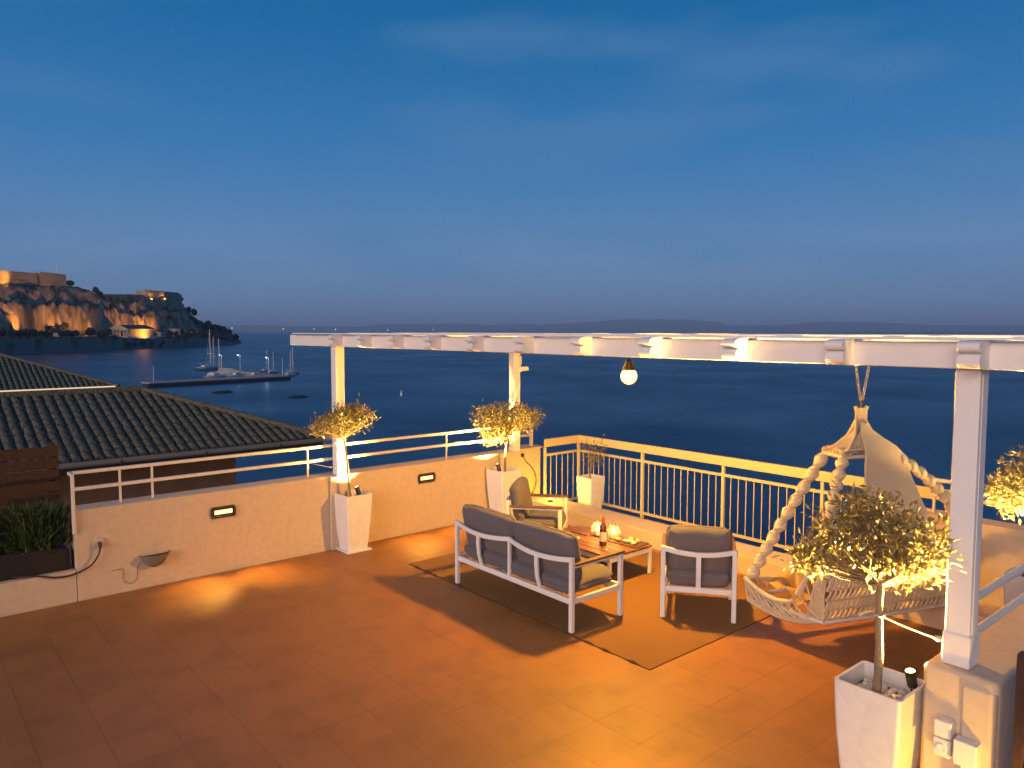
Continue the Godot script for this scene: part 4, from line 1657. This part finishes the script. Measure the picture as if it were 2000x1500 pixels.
func planters_and_trees() -> void:
	planter("white planter with the slender olive against the left pergola post", V(4.215, 0.001, -7.93), 0.68, 0.345)
	olive("slender olive with a flat umbrella crown before the left pergola post", V(4.185, 0.60, -7.91), V(-0.085, 0.76, -0.01),
		[[V(-0.10, 0.92, 0.0), V(0.24, 0.15, 0.24)], [V(-0.32, 0.90, 0.02), V(0.13, 0.12, 0.16)], [V(0.14, 0.98, -0.02), V(0.19, 0.13, 0.2)], [V(-0.06, 0.99, 0.1), V(0.22, 0.11, 0.16)]], 2500, 0.05, 4, 0.013)
	spike_light("spotlight in the planter at the left pergola post, aimed at the crown", V(4.275, 0.685, -7.90), V(-0.22, 1.0, -0.30), 12.0, 62.0)
	planter("white planter in the far wall corner behind the side-on lounge chair", V(6.50, 0.001, -7.89), 0.70, 0.365)
	olive("full golden lit olive in the far wall corner planter", V(6.50, 0.62, -7.87), V(0.03, 0.56, 0.0),
		[[V(0.05, 0.74, 0), V(0.33, 0.19, 0.3)], [V(-0.30, 0.78, 0), V(0.22, 0.17, 0.22)], [V(0.36, 0.74, 0.02), V(0.22, 0.15, 0.22)], [V(-0.05, 0.88, 0.02), V(0.36, 0.13, 0.24)], [V(-0.18, 0.58, 0.05), V(0.22, 0.12, 0.2)]], 3600, 0.053, 9, 0.017)
	spike_light("spotlight in the far corner planter, shining onto the wall and crown", V(6.37, 0.72, -7.84), V(-0.05, 1.0, -0.36), 22.0, 66.0)
	planter("big white planter with pebbles, nearest to the camera by the wall end", V(4.092, 0.001, -1.742), 0.70, 0.358)
	olive("bushy olive nearest the camera, tied with rope to the front post", V(4.02, 0.62, -1.735), V(-0.02, 0.655, 0.015),
		[[V(0.0, 0.92, 0.0), V(0.22, 0.18, 0.22)], [V(-0.15, 0.87, -0.17), V(0.15, 0.14, 0.15)], [V(0.10, 0.87, 0.13), V(0.16, 0.15, 0.16)], [V(-0.22, 0.76, -0.26), V(0.10, 0.08, 0.10)], [V(0.03, 0.79, 0.15), V(0.16, 0.11, 0.13)], [V(-0.02, 1.02, -0.07), V(0.15, 0.11, 0.15)], [V(0.0, 0.77, 0.0), V(0.2, 0.10, 0.2)]], 3400, 0.049, 12, 0.021)
	spike_light("spotlight glowing at the corner of the nearest planter", V(4.20, 0.70, -1.625), V(-0.24, 1.0, -0.07), 58.0, 60.0)
	planter("white planter at the right edge of view before the sea parapet", V(6.78, 0.001, -1.74), 0.72, 0.36)
	olive("lit olive cut by the right edge of view, before the sea parapet", V(6.78, 0.64, -1.72), V(0.0, 0.62, 0.02),
		[[V(0.0, 0.84, 0), V(0.32, 0.22, 0.32)], [V(-0.16, 0.72, -0.15), V(0.2, 0.16, 0.2)], [V(0.1, 0.98, 0.1), V(0.24, 0.14, 0.24)]], 2800, 0.052, 15, 0.016)
	spike_light("spotlight in the planter at the right edge of view", V(6.68, 0.73, -1.78), V(0.0, 1.0, 0.05), 24.0, 60.0)
	planter("small white planter on the balcony strip in the railing corner", V(7.66, -0.019, -7.36), 0.55, 0.30, "")
	var sap := olive("bare spindly sapling in the small balcony planter", V(7.66, 0.47, -7.36), V(0.0, 0.34, 0.0),
		[[V(0.0, 0.42, 0), V(0.22, 0.16, 0.22)], [V(0.05, 0.30, 0), V(0.16, 0.16, 0.16)]], 420, 0.04, 22, 0.010, true)
	sap.set_meta("category", "sapling")
	sap.name = numbered("sapling")
	sap.remove_meta("group")
	# white pebbles in the nearest planter
	var r := RandomNumberGenerator.new()
	r.seed = 5
	var n := 0
	for i in 6:
		for k in 6:
			var p := V(3.975 + i * 0.047 + r.randf_range(-0.01, 0.01), 0.614, -1.86 + k * 0.047 + r.randf_range(-0.01, 0.01))
			if p.distance_to(V(4.02, 0.614, -1.735)) < 0.035 or p.distance_to(V(4.20, 0.614, -1.625)) < 0.045:
				continue
			var m := MB.new()
			m.ball(Vector3.ZERO, V(r.randf_range(0.045, 0.06), r.randf_range(0.03, 0.042), r.randf_range(0.036, 0.048)), 12, 0.22, n)
			solo("pebble", m, M.pebble, "smooth pale pebble lying in the nearest white planter", "pebble", p, r.randf() * TAU, "pebbles in the nearest planter")
			n += 1
	# rope ties
	var m := MB.new()
	m.tube(curve(V(4.01, 1.09, -1.725), V(4.16, 0.995, -1.475), V(0, -0.006, 0), 8), 0.005, 7)
	m.tube(curve(V(4.022, 1.092, -1.73), V(3.93, 1.085, -1.80), V(0, 0.02, 0), 6), [0.005, 0.005, 0.005, 0.006, 0.007, 0.008, 0.009], 7)
	var ring := PackedVector3Array()
	for k in 14:
		ring.append(V(4.008 + cos(TAU * k / 14) * 0.023, 1.09 + 0.004 * sin(k * 2.0), -1.728 + sin(TAU * k / 14) * 0.023))
	m.tube(ring, 0.005, 7, false, true)
	m.ball(V(4.155, 0.998, -1.49), V(0.03, 0.03, 0.04), 10, 0.4, 3)
	solo("tie_rope", m, M.rope, "pale rope tying the nearest olive trunk to the front post", "rope")
	m = MB.new()
	m.tube(curve(V(4.13, 0.98, -7.92), V(3.77, 1.06, -8.20), V(0, -0.01, 0), 8), 0.003, 6)
	m.tube(curve(V(4.13, 0.98, -7.92), V(4.28, 1.09, -8.20), V(0, -0.01, 0), 8), 0.004, 6)
	m.ball(V(4.13, 0.98, -7.92), V(0.04, 0.02, 0.04), 10)
	solo("tie_rope", m, M.rope, "thin string tying the slender olive to the wall rail", "rope")
	m = MB.new()
	m.tube(curve(V(6.51, 1.06, -7.87), V(5.9, 1.10, -8.20), V(0, -0.005, 0), 8), 0.003, 6)
	m.ball(V(6.51, 1.06, -7.87), V(0.045, 0.02, 0.045), 10)
	solo("tie_rope", m, M.rope, "thin string tying the far corner olive to the wall rail", "rope")


# ---------------------------------------------------------------- macrame swing
func twist(m: MB, a: Vector3, b: Vector3, bow: Vector3, beads: int, r: float) -> void:
	var pts := curve(a, b, bow, beads * 8)
	var rad := []
	for i in pts.size():
		rad.append(r * (0.40 + 0.56 * pow(absf(sin(PI * i / 8.0)), 0.75)))
	m.tube(pts, rad, 10)
	# two flat strands winding round it
	for s in 2:
		for w in [-0.16, 0.0, 0.16]:
			var q := PackedVector3Array()
			for i in pts.size():
				var t := (pts[mini(i + 1, pts.size() - 1)] - pts[maxi(i - 1, 0)]).normalized()
				var x := t.cross(Vector3.BACK).normalized()
				var y := t.cross(x)
				var g: float = PI * i / 8.0 + PI * s + w * 2.6
				q.append(pts[i] + (x * cos(g) + y * sin(g)) * float(rad[i]) * 0.96)
			m.tube(q, r * 0.20, 6)

func cord(m: MB, pts: Array, r: float) -> void:
	m.tube(PackedVector3Array(pts), r, 6)

func swing() -> void:
	var o := thing("macrame_swing", "cream macrame hanging swing seat suspended by chains from the pergola", "swing", V(6.296, 0.0, -2.831), -0.4003)
	var cx := -0.11
	# chains
	for s in [-1, 1]:
		var m := MB.new()
		var a := V(cx + s * 0.085, 2.40, 0)
		var b := V(cx + s * 0.012, 2.03, 0)
		for k in 12:
			var p := a.lerp(b, (k + 0.5) / 12.0)
			var d := (b - a).normalized()
			var side := (Vector3.BACK if k % 2 else d.cross(Vector3.BACK)).normalized()
			var ring := PackedVector3Array()
			for j in 10:
				var g := TAU * j / 10
				ring.append(p + d * cos(g) * 0.021 + side * sin(g) * 0.010)
			m.tube(ring, 0.0045, 5, false, true)
		part(o, "chain", m, M.steel)
	var m := MB.new()
	m.rod(V(cx, 2.03, 0), V(cx, 1.94, 0), 0.006, 8)
	part(o, "hook", m, M.black)
	# frame bars of the spreader
	for z in [-0.11, 0.11]:
		m = MB.new()
		m.rod(V(cx - 0.27, 1.575, z), V(cx + 0.28, 1.575, z), 0.016, 10)
		part(o, "spreader_bar", m, M.rope)
	for x in [-0.26, 0.27]:
		m = MB.new()
		m.rod(V(cx + x, 1.577, -0.13), V(cx + x, 1.577, 0.13), 0.016, 10)
		part(o, "spreader_bar", m, M.rope)
	# knotted hood from the hook down to the spreader
	m = MB.new()
	var apex := V(cx, 1.965, 0)
	var neck := V(cx, 1.86, 0)
	for s in [-1, 1]:
		m.tube(PackedVector3Array([apex + V(s * 0.060, 0.008, 0), apex + V(s * 0.046, -0.03, 0), neck + V(s * 0.045, 0, 0)]), [0.015, 0.013, 0.013], 8)
	for k in 7:
		var u := k / 6.0
		m.rod(apex + V(lerpf(-0.045, 0.045, u), -0.004, 0), neck + V(lerpf(-0.045, 0.045, u), -0.02, 0), 0.010, 6)
	var corners := [V(cx - 0.27, 1.585, 0.12), V(cx + 0.28, 1.585, 0.12), V(cx + 0.28, 1.585, -0.12), V(cx - 0.27, 1.585, -0.12)]
	for side in 4:
		var A: Vector3 = corners[side]
		var B: Vector3 = corners[(side + 1) % 4]
		var wide := side % 2 == 0
		var cnt := 9 if wide else 5
		for k in cnt:
			for dirn in [-1.0, 1.0]:
				var pts := PackedVector3Array()
				for j in 13:
					var h := j / 12.0
					var u := clampf((k + 0.5) / cnt + dirn * sin(h * PI * 3.5) * 0.55 / cnt, 0.0, 1.0)
					var low := A.lerp(B, u)
					# the long sides end in an arch over the seat
					var drop := 1.0 - (0.34 * pow(sin(PI * u), 2.0) if wide else 0.0)
					var p := (neck + V(lerpf(-0.045, 0.045, u if side == 2 else 1.0 - u) * (1.0 if wide else 0.0), 0, 0)).lerp(low, h * drop)
					p.y -= 0.045 * sin(PI * h * drop)
					pts.append(p)
				m.tube(pts, 0.0065, 5, false)
		m.tube(PackedVector3Array([neck + V(signf(A.x - cx) * 0.045, 0, 0), neck.lerp(A, 0.33) - V(0, 0.036, 0), neck.lerp(A, 0.66) - V(0, 0.034, 0), A]), 0.014, 8)
		# cords gathered at the corner
		for k in 5:
			m.tube(PackedVector3Array([A.lerp(B, 0.10 + 0.06 * k) + V(0, 0.05, 0), A + V(0, 0.03, 0), A + V(0.02 * signf(cx - A.x), -0.05, 0)]), 0.008, 5, false)
			m.tube(PackedVector3Array([B.lerp(A, 0.10 + 0.06 * k) + V(0, 0.05, 0), B + V(0, 0.03, 0), B + V(0.02 * signf(cx - B.x), -0.05, 0)]), 0.008, 5, false)
	part(o, "knotted_hood", m, M.rope)
	# twisted arms to the seat corners
	for d in [[V(cx - 0.26, 1.565, -0.11), V(-0.86, 0.47, -0.40), V(-0.03, -0.02, 0)], [V(cx - 0.26, 1.565, 0.11), V(-0.70, 0.80, 0.28), V(-0.02, -0.02, 0)], [V(cx + 0.27, 1.565, -0.11), V(0.84, 0.52, -0.38), V(0.06, 0.04, 0)], [V(cx + 0.27, 1.565, 0.11), V(0.80, 0.82, 0.28), V(0.08, 0.05, 0)]]:
		m = MB.new()
		twist(m, d[0], d[1], d[2], 10, 0.05)
		part(o, "twisted_rope", m, M.rope)
	# plain woven backrest panel hanging outside the hood, down to the seat back
	var rows := []
	for i in 19:
		var u := i / 18.0
		var row := PackedVector3Array()
		var y := lerpf(1.84, 0.66, u)
		var l := lerpf(cx - 0.02, -0.15, smoothstep(0.0, 0.16, u)) - 0.10 * u
		var rr := cx + 0.04 + 0.21 * smoothstep(0.0, 0.22, u) + 0.46 * pow(maxf(u - 0.10, 0.0), 1.0)
		for k in 13:
			var w := k / 12.0
			row.append(V(lerpf(l, rr, w), y - 0.01 * sin(PI * w), lerpf(0.035, 0.15, smoothstep(0.0, 0.22, u)) + 0.14 * smoothstep(0.2, 1.0, u) - 0.03 * sin(PI * w) * u))
		rows.append(row)
	m = MB.new()
	m.grid(rows, V(0, 1.0, -5))
	var back_rows := []
	for rw in rows:
		var q := PackedVector3Array()
		for p in rw:
			q.append(p - V(0, 0, 0.014))
		back_rows.append(q)
	m.grid(back_rows, V(0, 1.0, 5))
	for e in [0, 12]:
		var pts := PackedVector3Array()
		for i in 19:
			pts.append(rows[i][e] - V(0, 0, 0.007))
		m.tube(pts, 0.011, 7)
	part(o, "back_panel", m, M.rope)
	# seat: solid base board with rim tube, netted back and ends, cushion
	m = MB.new()
	var loop := PackedVector3Array()
	for q in [V(-0.82, 0.33, -0.40), V(-0.66, 0.31, 0.28), V(0.80, 0.34, 0.28), V(0.84, 0.34, -0.38)]:
		loop.append(q)
	for k in 4:
		m.tube(curve(loop[k], loop[(k + 1) % 4], V(0, -0.015 if k % 2 else -0.02, 0), 10), 0.017, 9)
	part(o, "seat_frame", m, M.frame)
	m = MB.new()
	m.cushion(V(0.10, 0.36, -0.06), V(1.22, 0.10, 0.46), Basis(), 4, 1)
	part(o, "seat_pad", m, M.blanket)
	# netted back: rows of thick cord with slanted links between
	m = MB.new()
	var nrow := 7
	for j in nrow:
		var y := lerpf(0.335, 0.84, j / float(nrow - 1))
		var z := 0.285 + 0.045 * sin(PI * j / (nrow - 1.0))
		var pts := PackedVector3Array()
		for k in 40:
			pts.append(V(lerpf(-0.68, 0.81, k / 39.0), y + 0.006 * sin(k * 2.1 + j), z + 0.006 * cos(k * 2.1)))
		m.tube(pts, 0.0135, 7)
		if j < nrow - 1:
			var y2 := lerpf(0.335, 0.84, (j + 1) / float(nrow - 1))
			var cnt := 31
			for k in cnt:
				var x := lerpf(-0.67, 0.76, k / float(cnt - 1))
				var w := 0.045 if (j % 2 == 0) else 0.03
				m.tube(PackedVector3Array([V(x, y, z), V(x + w * 0.5, (y + y2) * 0.5, z + 0.008), V(x + w, y2, z)]), 0.0115, 6, false)
				if j % 2 == 1:
					m.tube(PackedVector3Array([V(x + 0.02, y, z), V(x + 0.02 + w * 0.5, (y + y2) * 0.5, z + 0.008), V(x + 0.02 + w, y2, z)]), 0.0105, 6, false)
	part(o, "back_net", m, M.rope)
	# netted ends: sagging basket with a saddle-shaped top edge
	for s in [-1, 1]:
		m = MB.new()
		var top := []
		var bot := []
		for k in 25:
			var u := k / 24.0
			var z := lerpf(-0.42, 0.30, u)
			var x: float = (-lerpf(0.90, 0.68, u) if s < 0 else lerpf(0.88, 0.83, u)) - 0.03 * s * sin(PI * u)
			top.append(V(x, 0.475 - 0.13 * sin(PI * minf(u * 1.25, 1.0)) * (1.0 - u * 0.3) + 0.34 * smoothstep(0.55, 1.0, u), z))
			bot.append(V(x * 0.97, 0.33 - 0.115 * pow(sin(PI * clampf(u * 0.9 + 0.12, 0.0, 1.0)), 0.8), z * 0.97))
		m.tube(PackedVector3Array(top), 0.022, 9)
		for off in [0.0, 0.022]:
			var bb := []
			for q in bot:
				bb.append(q + V(0, off, 0))
			m.tube(PackedVector3Array(bb), 0.014, 8)
		for k in range(0, 25, 2):
			var low := mini(k + 7, 24)
			m.tube(PackedVector3Array([top[k], ((top[k] as Vector3) + bot[low]) * 0.5 + V(0.02 * s, -0.01, 0), bot[low]]), 0.0095, 6, false)
			if k % 4 == 0 and k > 7:
				low = maxi(k - 6, 0)
				m.tube(PackedVector3Array([top[k], ((top[k] as Vector3) + bot[low]) * 0.5 + V(0.022 * s, -0.01, 0), bot[low]]), 0.0085, 6, false)
		for k in range(0, 8, 2):
			m.tube(PackedVector3Array([top[0], bot[k]]), 0.0095, 6, false)
		# bundle of cords gathered up to the back corner
		for k in 7:
			var u := k / 6.0
			var a := (bot[18 + int(u * 6)] as Vector3)
			m.tube(PackedVector3Array([a, a.lerp(V(top[24].x, 0.72, 0.30), 0.5) + V(0.015 * s, 0, 0.01), V(top[24].x + lerpf(-0.03, 0.03, u), 0.80, 0.30)]), 0.009, 6, false)
		part(o, "end_net", m, M.rope)
	# front lip
	m = MB.new()
	m.tube(curve(V(-0.88, 0.47, -0.41), V(0.86, 0.50, -0.40), V(0, -0.08, -0.04), 14), 0.02, 9)
	for k in 40:
		var x := lerpf(-0.86, 0.84, k / 39.0)
		m.tube(PackedVector3Array([V(x, 0.44, -0.42), V(x + 0.03, 0.36, -0.42)]), 0.009, 6, false)
	part(o, "front_lip", m, M.rope)
	# pillows and throw lying in it
	m = MB.new()
	m.cushion(V(0, 0, 0), V(0.44, 0.42, 0.15), Basis(Vector3.RIGHT, -0.35), 31, 2)
	solo("pillow", m, M.blanket, "ochre pillow leaning in the left end of the macrame swing", "pillow", V(5.90, 0.57, -3.02), -0.75)
	m = MB.new()
	m.cushion(V(0, 0, 0), V(0.44, 0.40, 0.15), Basis(Vector3.RIGHT, -0.25), 33, 2)
	solo("pillow", m, M.blanket, "ochre pillow against the net back, mostly behind the nearest olive", "pillow", V(6.55, 0.57, -2.62), -0.40)
	var tr := []
	for i in 13:
		var row := PackedVector3Array()
		for k in 17:
			var u := k / 16.0
			var w := i / 12.0
			row.append(V(lerpf(-0.34, 0.30, u), 0.03 + 0.05 * sin(u * 9.0 + w * 3.0) * sin(PI * w) + 0.03 * sin(w * 11.0 + u * 4.0) + 0.06 * sin(PI * u), lerpf(-0.24, 0.2, w)))
		tr.append(row)
	m = MB.new()
	m.grid(tr, V(0, -5, 0))
	solo("throw_blanket", m, M.blanket, "crumpled ochre blanket on the seat of the macrame swing", "blanket", V(5.90, 0.41, -3.06), -0.40)


# ---------------------------------------------------------------- small things
func step_light(label: String, at: Vector3, energy: float) -> void:
	var o := thing("step_light", label, "wall light", at, 0.0, "recessed wall lights")
	var m := MB.new()
	for s in [-1, 1]:
		m.span(V(-0.12, s * 0.05 - 0.01 + (0.0), -0.01), V(0.12, s * 0.05 + 0.01, 0.016), 0.003)
		m.span(V(s * 0.12 - 0.012, -0.04, -0.01), V(s * 0.12 + 0.012, 0.04, 0.016), 0.003)
	part(o, "lamp_frame", m, M.bronze)
	m = MB.new()
	m.span(V(-0.108, -0.04, -0.008), V(0.108, 0.04, 0.004))
	part(o, "recess", m, M.black)
	m = MB.new()
	m.span(V(-0.095, -0.022, 0.004), V(0.095, 0.024, 0.009), 0.002)
	part(o, "lamp_lens", m, M.step_lens_glow)
	for k in [-1, 1]:
		spot(o, "step_light_beam", V(k * 0.04, -0.004, 0.03), V(k * 0.30, -0.65, 0.36), Color(1.0, 0.74, 0.30), energy, 33.0, 0.04, 1.0)

func lantern(label: String, at: Vector3, energy: float) -> void:
	var o := thing("floor_lantern", label, "lantern", at)
	var m := MB.new()
	m.box(V(0, 0.012, 0), V(0.15, 0.024, 0.15), 0.004)
	m.box(V(0, 0.27, 0), V(0.15, 0.02, 0.15), 0.004)
	for sx in [-1, 1]:
		for sz in [-1, 1]:
			m.box(V(sx * 0.066, 0.14, sz * 0.066), V(0.012, 0.24, 0.012), 0.002)
	part(o, "lantern_frame", m, M.black)
	m = MB.new()
	m.lathe(PackedVector2Array([V2(0, 0.06), V2(0.03, 0.07), V2(0.04, 0.11), V2(0.03, 0.16), V2(0, 0.18)]), 14)
	part(o, "lantern_bulb", m, M.spot_lens_glow)
	bulb(o, "floor_lantern_light", V(0, 0.115, 0), Color(1.0, 0.76, 0.22), energy, 0.03)

func small_things() -> void:
	step_light("small framed wall light on the parapet, nearer the wall stub", V(2.757, 0.655, -8.092), 1.9)
	step_light("small framed wall light on the parapet between the two white planters", V(5.365, 0.69, -8.092), 1.8)
	bollard()
	ledge_light()
	lantern("floor lantern beside the wall end, just outside the right edge", V(3.74, 0.001, -0.78), 1.5)
	# socket with brown plug and cord to the plant box
	var s := thing("wall_socket", "round white socket on the parapet beside the wall stub, brown plug in it", "socket", V(1.553, 0.54, -8.098))
	var m := MB.new()
	m.tube(PackedVector3Array([V(0, 0, -0.005), V(0, 0, 0.02)]), 0.05, 20)
	part(s, "socket_plate", m, M.plaster)
	m = MB.new()
	m.tube(PackedVector3Array([V(0.005, 0.0, 0.02), V(0.008, -0.015, 0.05), V(0.0, -0.06, 0.05)]), [0.016, 0.018, 0.009], 10)
	part(s, "plug", m, M.cord_brown)
	m = MB.new()
	var cp := Curve3D.new()
	for p in [V(1.556, 0.485, -8.045), V(1.535, 0.42, -8.05), V(1.47, 0.335, -8.055), V(1.33, 0.275, -8.07), V(1.18, 0.275, -8.08), V(1.02, 0.315, -8.11), V(0.85, 0.325, -8.16)]:
		cp.add_point(p)
	m.tube(smooth([V(1.556, 0.485, -8.045), V(1.535, 0.42, -8.05), V(1.47, 0.335, -8.055), V(1.33, 0.275, -8.07), V(1.18, 0.275, -8.08), V(1.02, 0.315, -8.11), V(0.85, 0.325, -8.16)]), 0.009, 8)
	solo("power_cord", m, M.cord_brown, "brown power cord sagging from the wall socket to the plant box", "cord")
	# half-round wall pot
	var wp := thing("wall_pot", "half-round wall pot on the parapet, dark inside", "wall pot", V(2.056, 0.20, -8.1))
	var rows := []
	for i in 7:
		var u := i / 6.0
		var row := PackedVector3Array()
		for k in 15:
			var g := PI * k / 14.0
			row.append(V(cos(g) * lerpf(0.03, 0.142, pow(u, 0.5)), u * 0.135, sin(g) * lerpf(0.02, 0.15, pow(u, 0.5)) + 0.002))
		rows.append(row)
	m = MB.new()
	m.grid(rows, V(0, 0.2, 0.0))
	part(wp, "bowl", m, M.terracotta_pot)
	m = MB.new()
	var rim := PackedVector3Array()
	for k in 15:
		rim.append(rows[6][k])
	m.tube(rim, 0.007, 7)
	part(wp, "rim", m, M.terracotta_pot)
	m = MB.new()
	for k in 14:
		m.face(V(0, 0.124, 0.002), V(cos(PI * k / 14.0) * 0.134, 0.124, sin(PI * k / 14.0) * 0.14), V(cos(PI * (k + 1) / 14.0) * 0.134, 0.124, sin(PI * (k + 1) / 14.0) * 0.14), Vector3.UP)
	part(wp, "soil", m, M.black)
	# thin wire loop hanging beside it
	m = MB.new()
	m.tube(smooth([V(1.66, 0.235, -8.094), V(1.76, 0.228, -8.094), V(1.765, 0.12, -8.093), V(1.82, 0.075, -8.093), V(1.885, 0.11, -8.093), V(1.895, 0.22, -8.094), V(1.93, 0.27, -8.094)]), 0.0025, 6)
	solo("wire_loop", m, M.terracotta_pot, "thin grey wire loop on the parapet beside the wall pot", "wire")
	# cable with plug on the parapet end by the corner planter
	m = MB.new()
	m.tube(smooth([V(7.02, 0.80, -8.09), V(7.08, 0.70, -8.08), V(7.17, 0.62, -8.07), V(7.25, 0.48, -8.07), V(7.24, 0.33, -8.07), V(7.15, 0.22, -8.06), V(7.0, 0.25, -8.05), V(6.8, 0.32, -7.95)]), 0.005, 7)
	solo("power_cord", m, M.black, "black cable looping down the parapet end behind the corner planter", "cord")
	m = MB.new()
	m.box(V(7.01, 0.81, -8.09), V(0.045, 0.05, 0.03), 0.006)
	solo("wall_hook", m, M.bronze, "dark fitting on the parapet end above the looping cable", "hook")
	# switch boxes on the wall end
	var b := thing("socket_box", "double switch and socket box on the face of the wall end", "socket box", V(4.078, 0.535, -1.405))
	m = MB.new()
	m.span(V(-0.05, 0.005, -0.043), V(0.02, 0.095, 0.040), 0.008)
	part(b, "switch", m, M.paint)
	m = MB.new()
	m.span(V(-0.05, -0.095, -0.043), V(0.02, 0.0, 0.040), 0.008)
	part(b, "socket", m, M.paint)
	m = MB.new()
	m.lathe(PackedVector2Array([V2(0, 0.0), V2(0.017, 0.001), V2(0.023, 0.004), V2(0.025, 0.0), V2(0.027, 0.0)]), 18, Transform3D(Basis(Vector3.BACK, PI / 2), V(-0.052, -0.048, 0)))
	part(b, "socket_face", m, M.paint)
	b = thing("junction_box", "plain white box beside the double socket on the wall end", "junction box", V(4.07, 0.505, -1.295))
	m = MB.new()
	m.span(V(-0.06, -0.065, -0.055), V(0.01, 0.065, 0.055), 0.008)
	part(b, "cover", m, M.paint)
	for z in [-0.02, 0.0, 0.02]:
		m = MB.new()
		m.tube(curve(V(-0.03, -0.06, z), V(-0.012, -0.50, z * 1.4), V(-0.01, 0, 0.01)), 0.006, 7)
		part(b, "cable", m, M.paint)
	# dark framed trellis at the right edge
	var t := thing("wooden_gate", "dark wooden framed gate with pale panels at the right edge of view", "gate", V(4.02, 0.0, -1.09))
	m = MB.new()
	m.span(V(-0.03, 0.0, 0.0), V(0.03, 1.10, 0.045), 0.006)
	part(t, "stile", m, M.cord_brown)
	m = MB.new()
	m.span(V(-0.03, 0.0, 0.62), V(0.03, 1.02, 0.665), 0.006)
	part(t, "stile", m, M.cord_brown)
	for k in 7:
		m = MB.new()
		m.span(V(-0.025, 0.06 + k * 0.155, 0.047), V(0.025, 0.105 + k * 0.155, 0.618), 0.004)
		part(t, "rail", m, M.cord_brown)
	for k in 6:
		m = MB.new()
		m.span(V(-0.008, 0.108 + k * 0.155, 0.047), V(0.008, 0.212 + k * 0.155, 0.618))
		part(t, "panel", m, M.paint)

func smooth(pts: Array) -> PackedVector3Array:
	var out := PackedVector3Array()
	for i in pts.size() - 1:
		var a: Vector3 = pts[maxi(i - 1, 0)]
		var d: Vector3 = pts[mini(i + 2, pts.size() - 1)]
		for k in 6:
			out.append((pts[i] as Vector3).cubic_interpolate(pts[i + 1], a, d, k / 6.0))
	out.append(pts[-1])
	return out

func ledge_light() -> void:
	# low yellow lamp behind the side-on chair: it lights the wall end and the small balcony planter
	var o := thing("ledge_lamp", "low yellow lamp on the ledge, hidden behind the side-on lounge chair", "lamp", V(7.12, 0.201, -7.62))
	var m := MB.new()
	m.lathe(PackedVector2Array([V2(0, 0), V2(0.035, 0), V2(0.036, 0.012), V2(0.012, 0.02), V2(0.012, 0.03), V2(0, 0.03)]), 16)
	part(o, "lamp_base", m, M.black)
	m = MB.new()
	m.ball(V(0, 0.055, 0), V(0.05, 0.05, 0.05), 14)
	part(o, "lamp_bulb", m, M.spot_lens_glow)
	bulb(o, "ledge_lamp_light", V(0, 0.055, 0), Color(1.0, 0.80, 0.22), 0.42, 0.02)


func bollard() -> void:
	# hooded path light that throws its light down onto the tiles
	var o := thing("bollard_lamp", "low hooded floor lamp lighting the bright tiles, just below the frame", "lamp", V(2.80, 0.001, -2.34))
	var m := MB.new()
	m.lathe(PackedVector2Array([V2(0, 0), V2(0.06, 0), V2(0.06, 0.015), V2(0.02, 0.02), V2(0.02, 0.30), V2(0, 0.30)]), 18)
	part(o, "stem", m, M.black)
	m = MB.new()
	m.lathe(PackedVector2Array([V2(0.021, 0.29), V2(0.07, 0.292), V2(0.082, 0.288), V2(0.082, 0.30), V2(0.05, 0.325), V2(0, 0.33)]), 22)
	part(o, "hood", m, M.black)
	m = MB.new()
	m.lathe(PackedVector2Array([V2(0.03, 0.2885), V2(0.065, 0.2885), V2(0.065, 0.284), V2(0.03, 0.284), V2(0.03, 0.2885)]), 20)
	part(o, "lamp_lens", m, M.step_lens_glow)
	spot(o, "bollard_lamp_beam", V(0.045, 0.272, -0.02), V(0.25, -1, -0.3), Color(1.0, 0.74, 0.24), 2.6, 70.0, 0.05, 0.6)
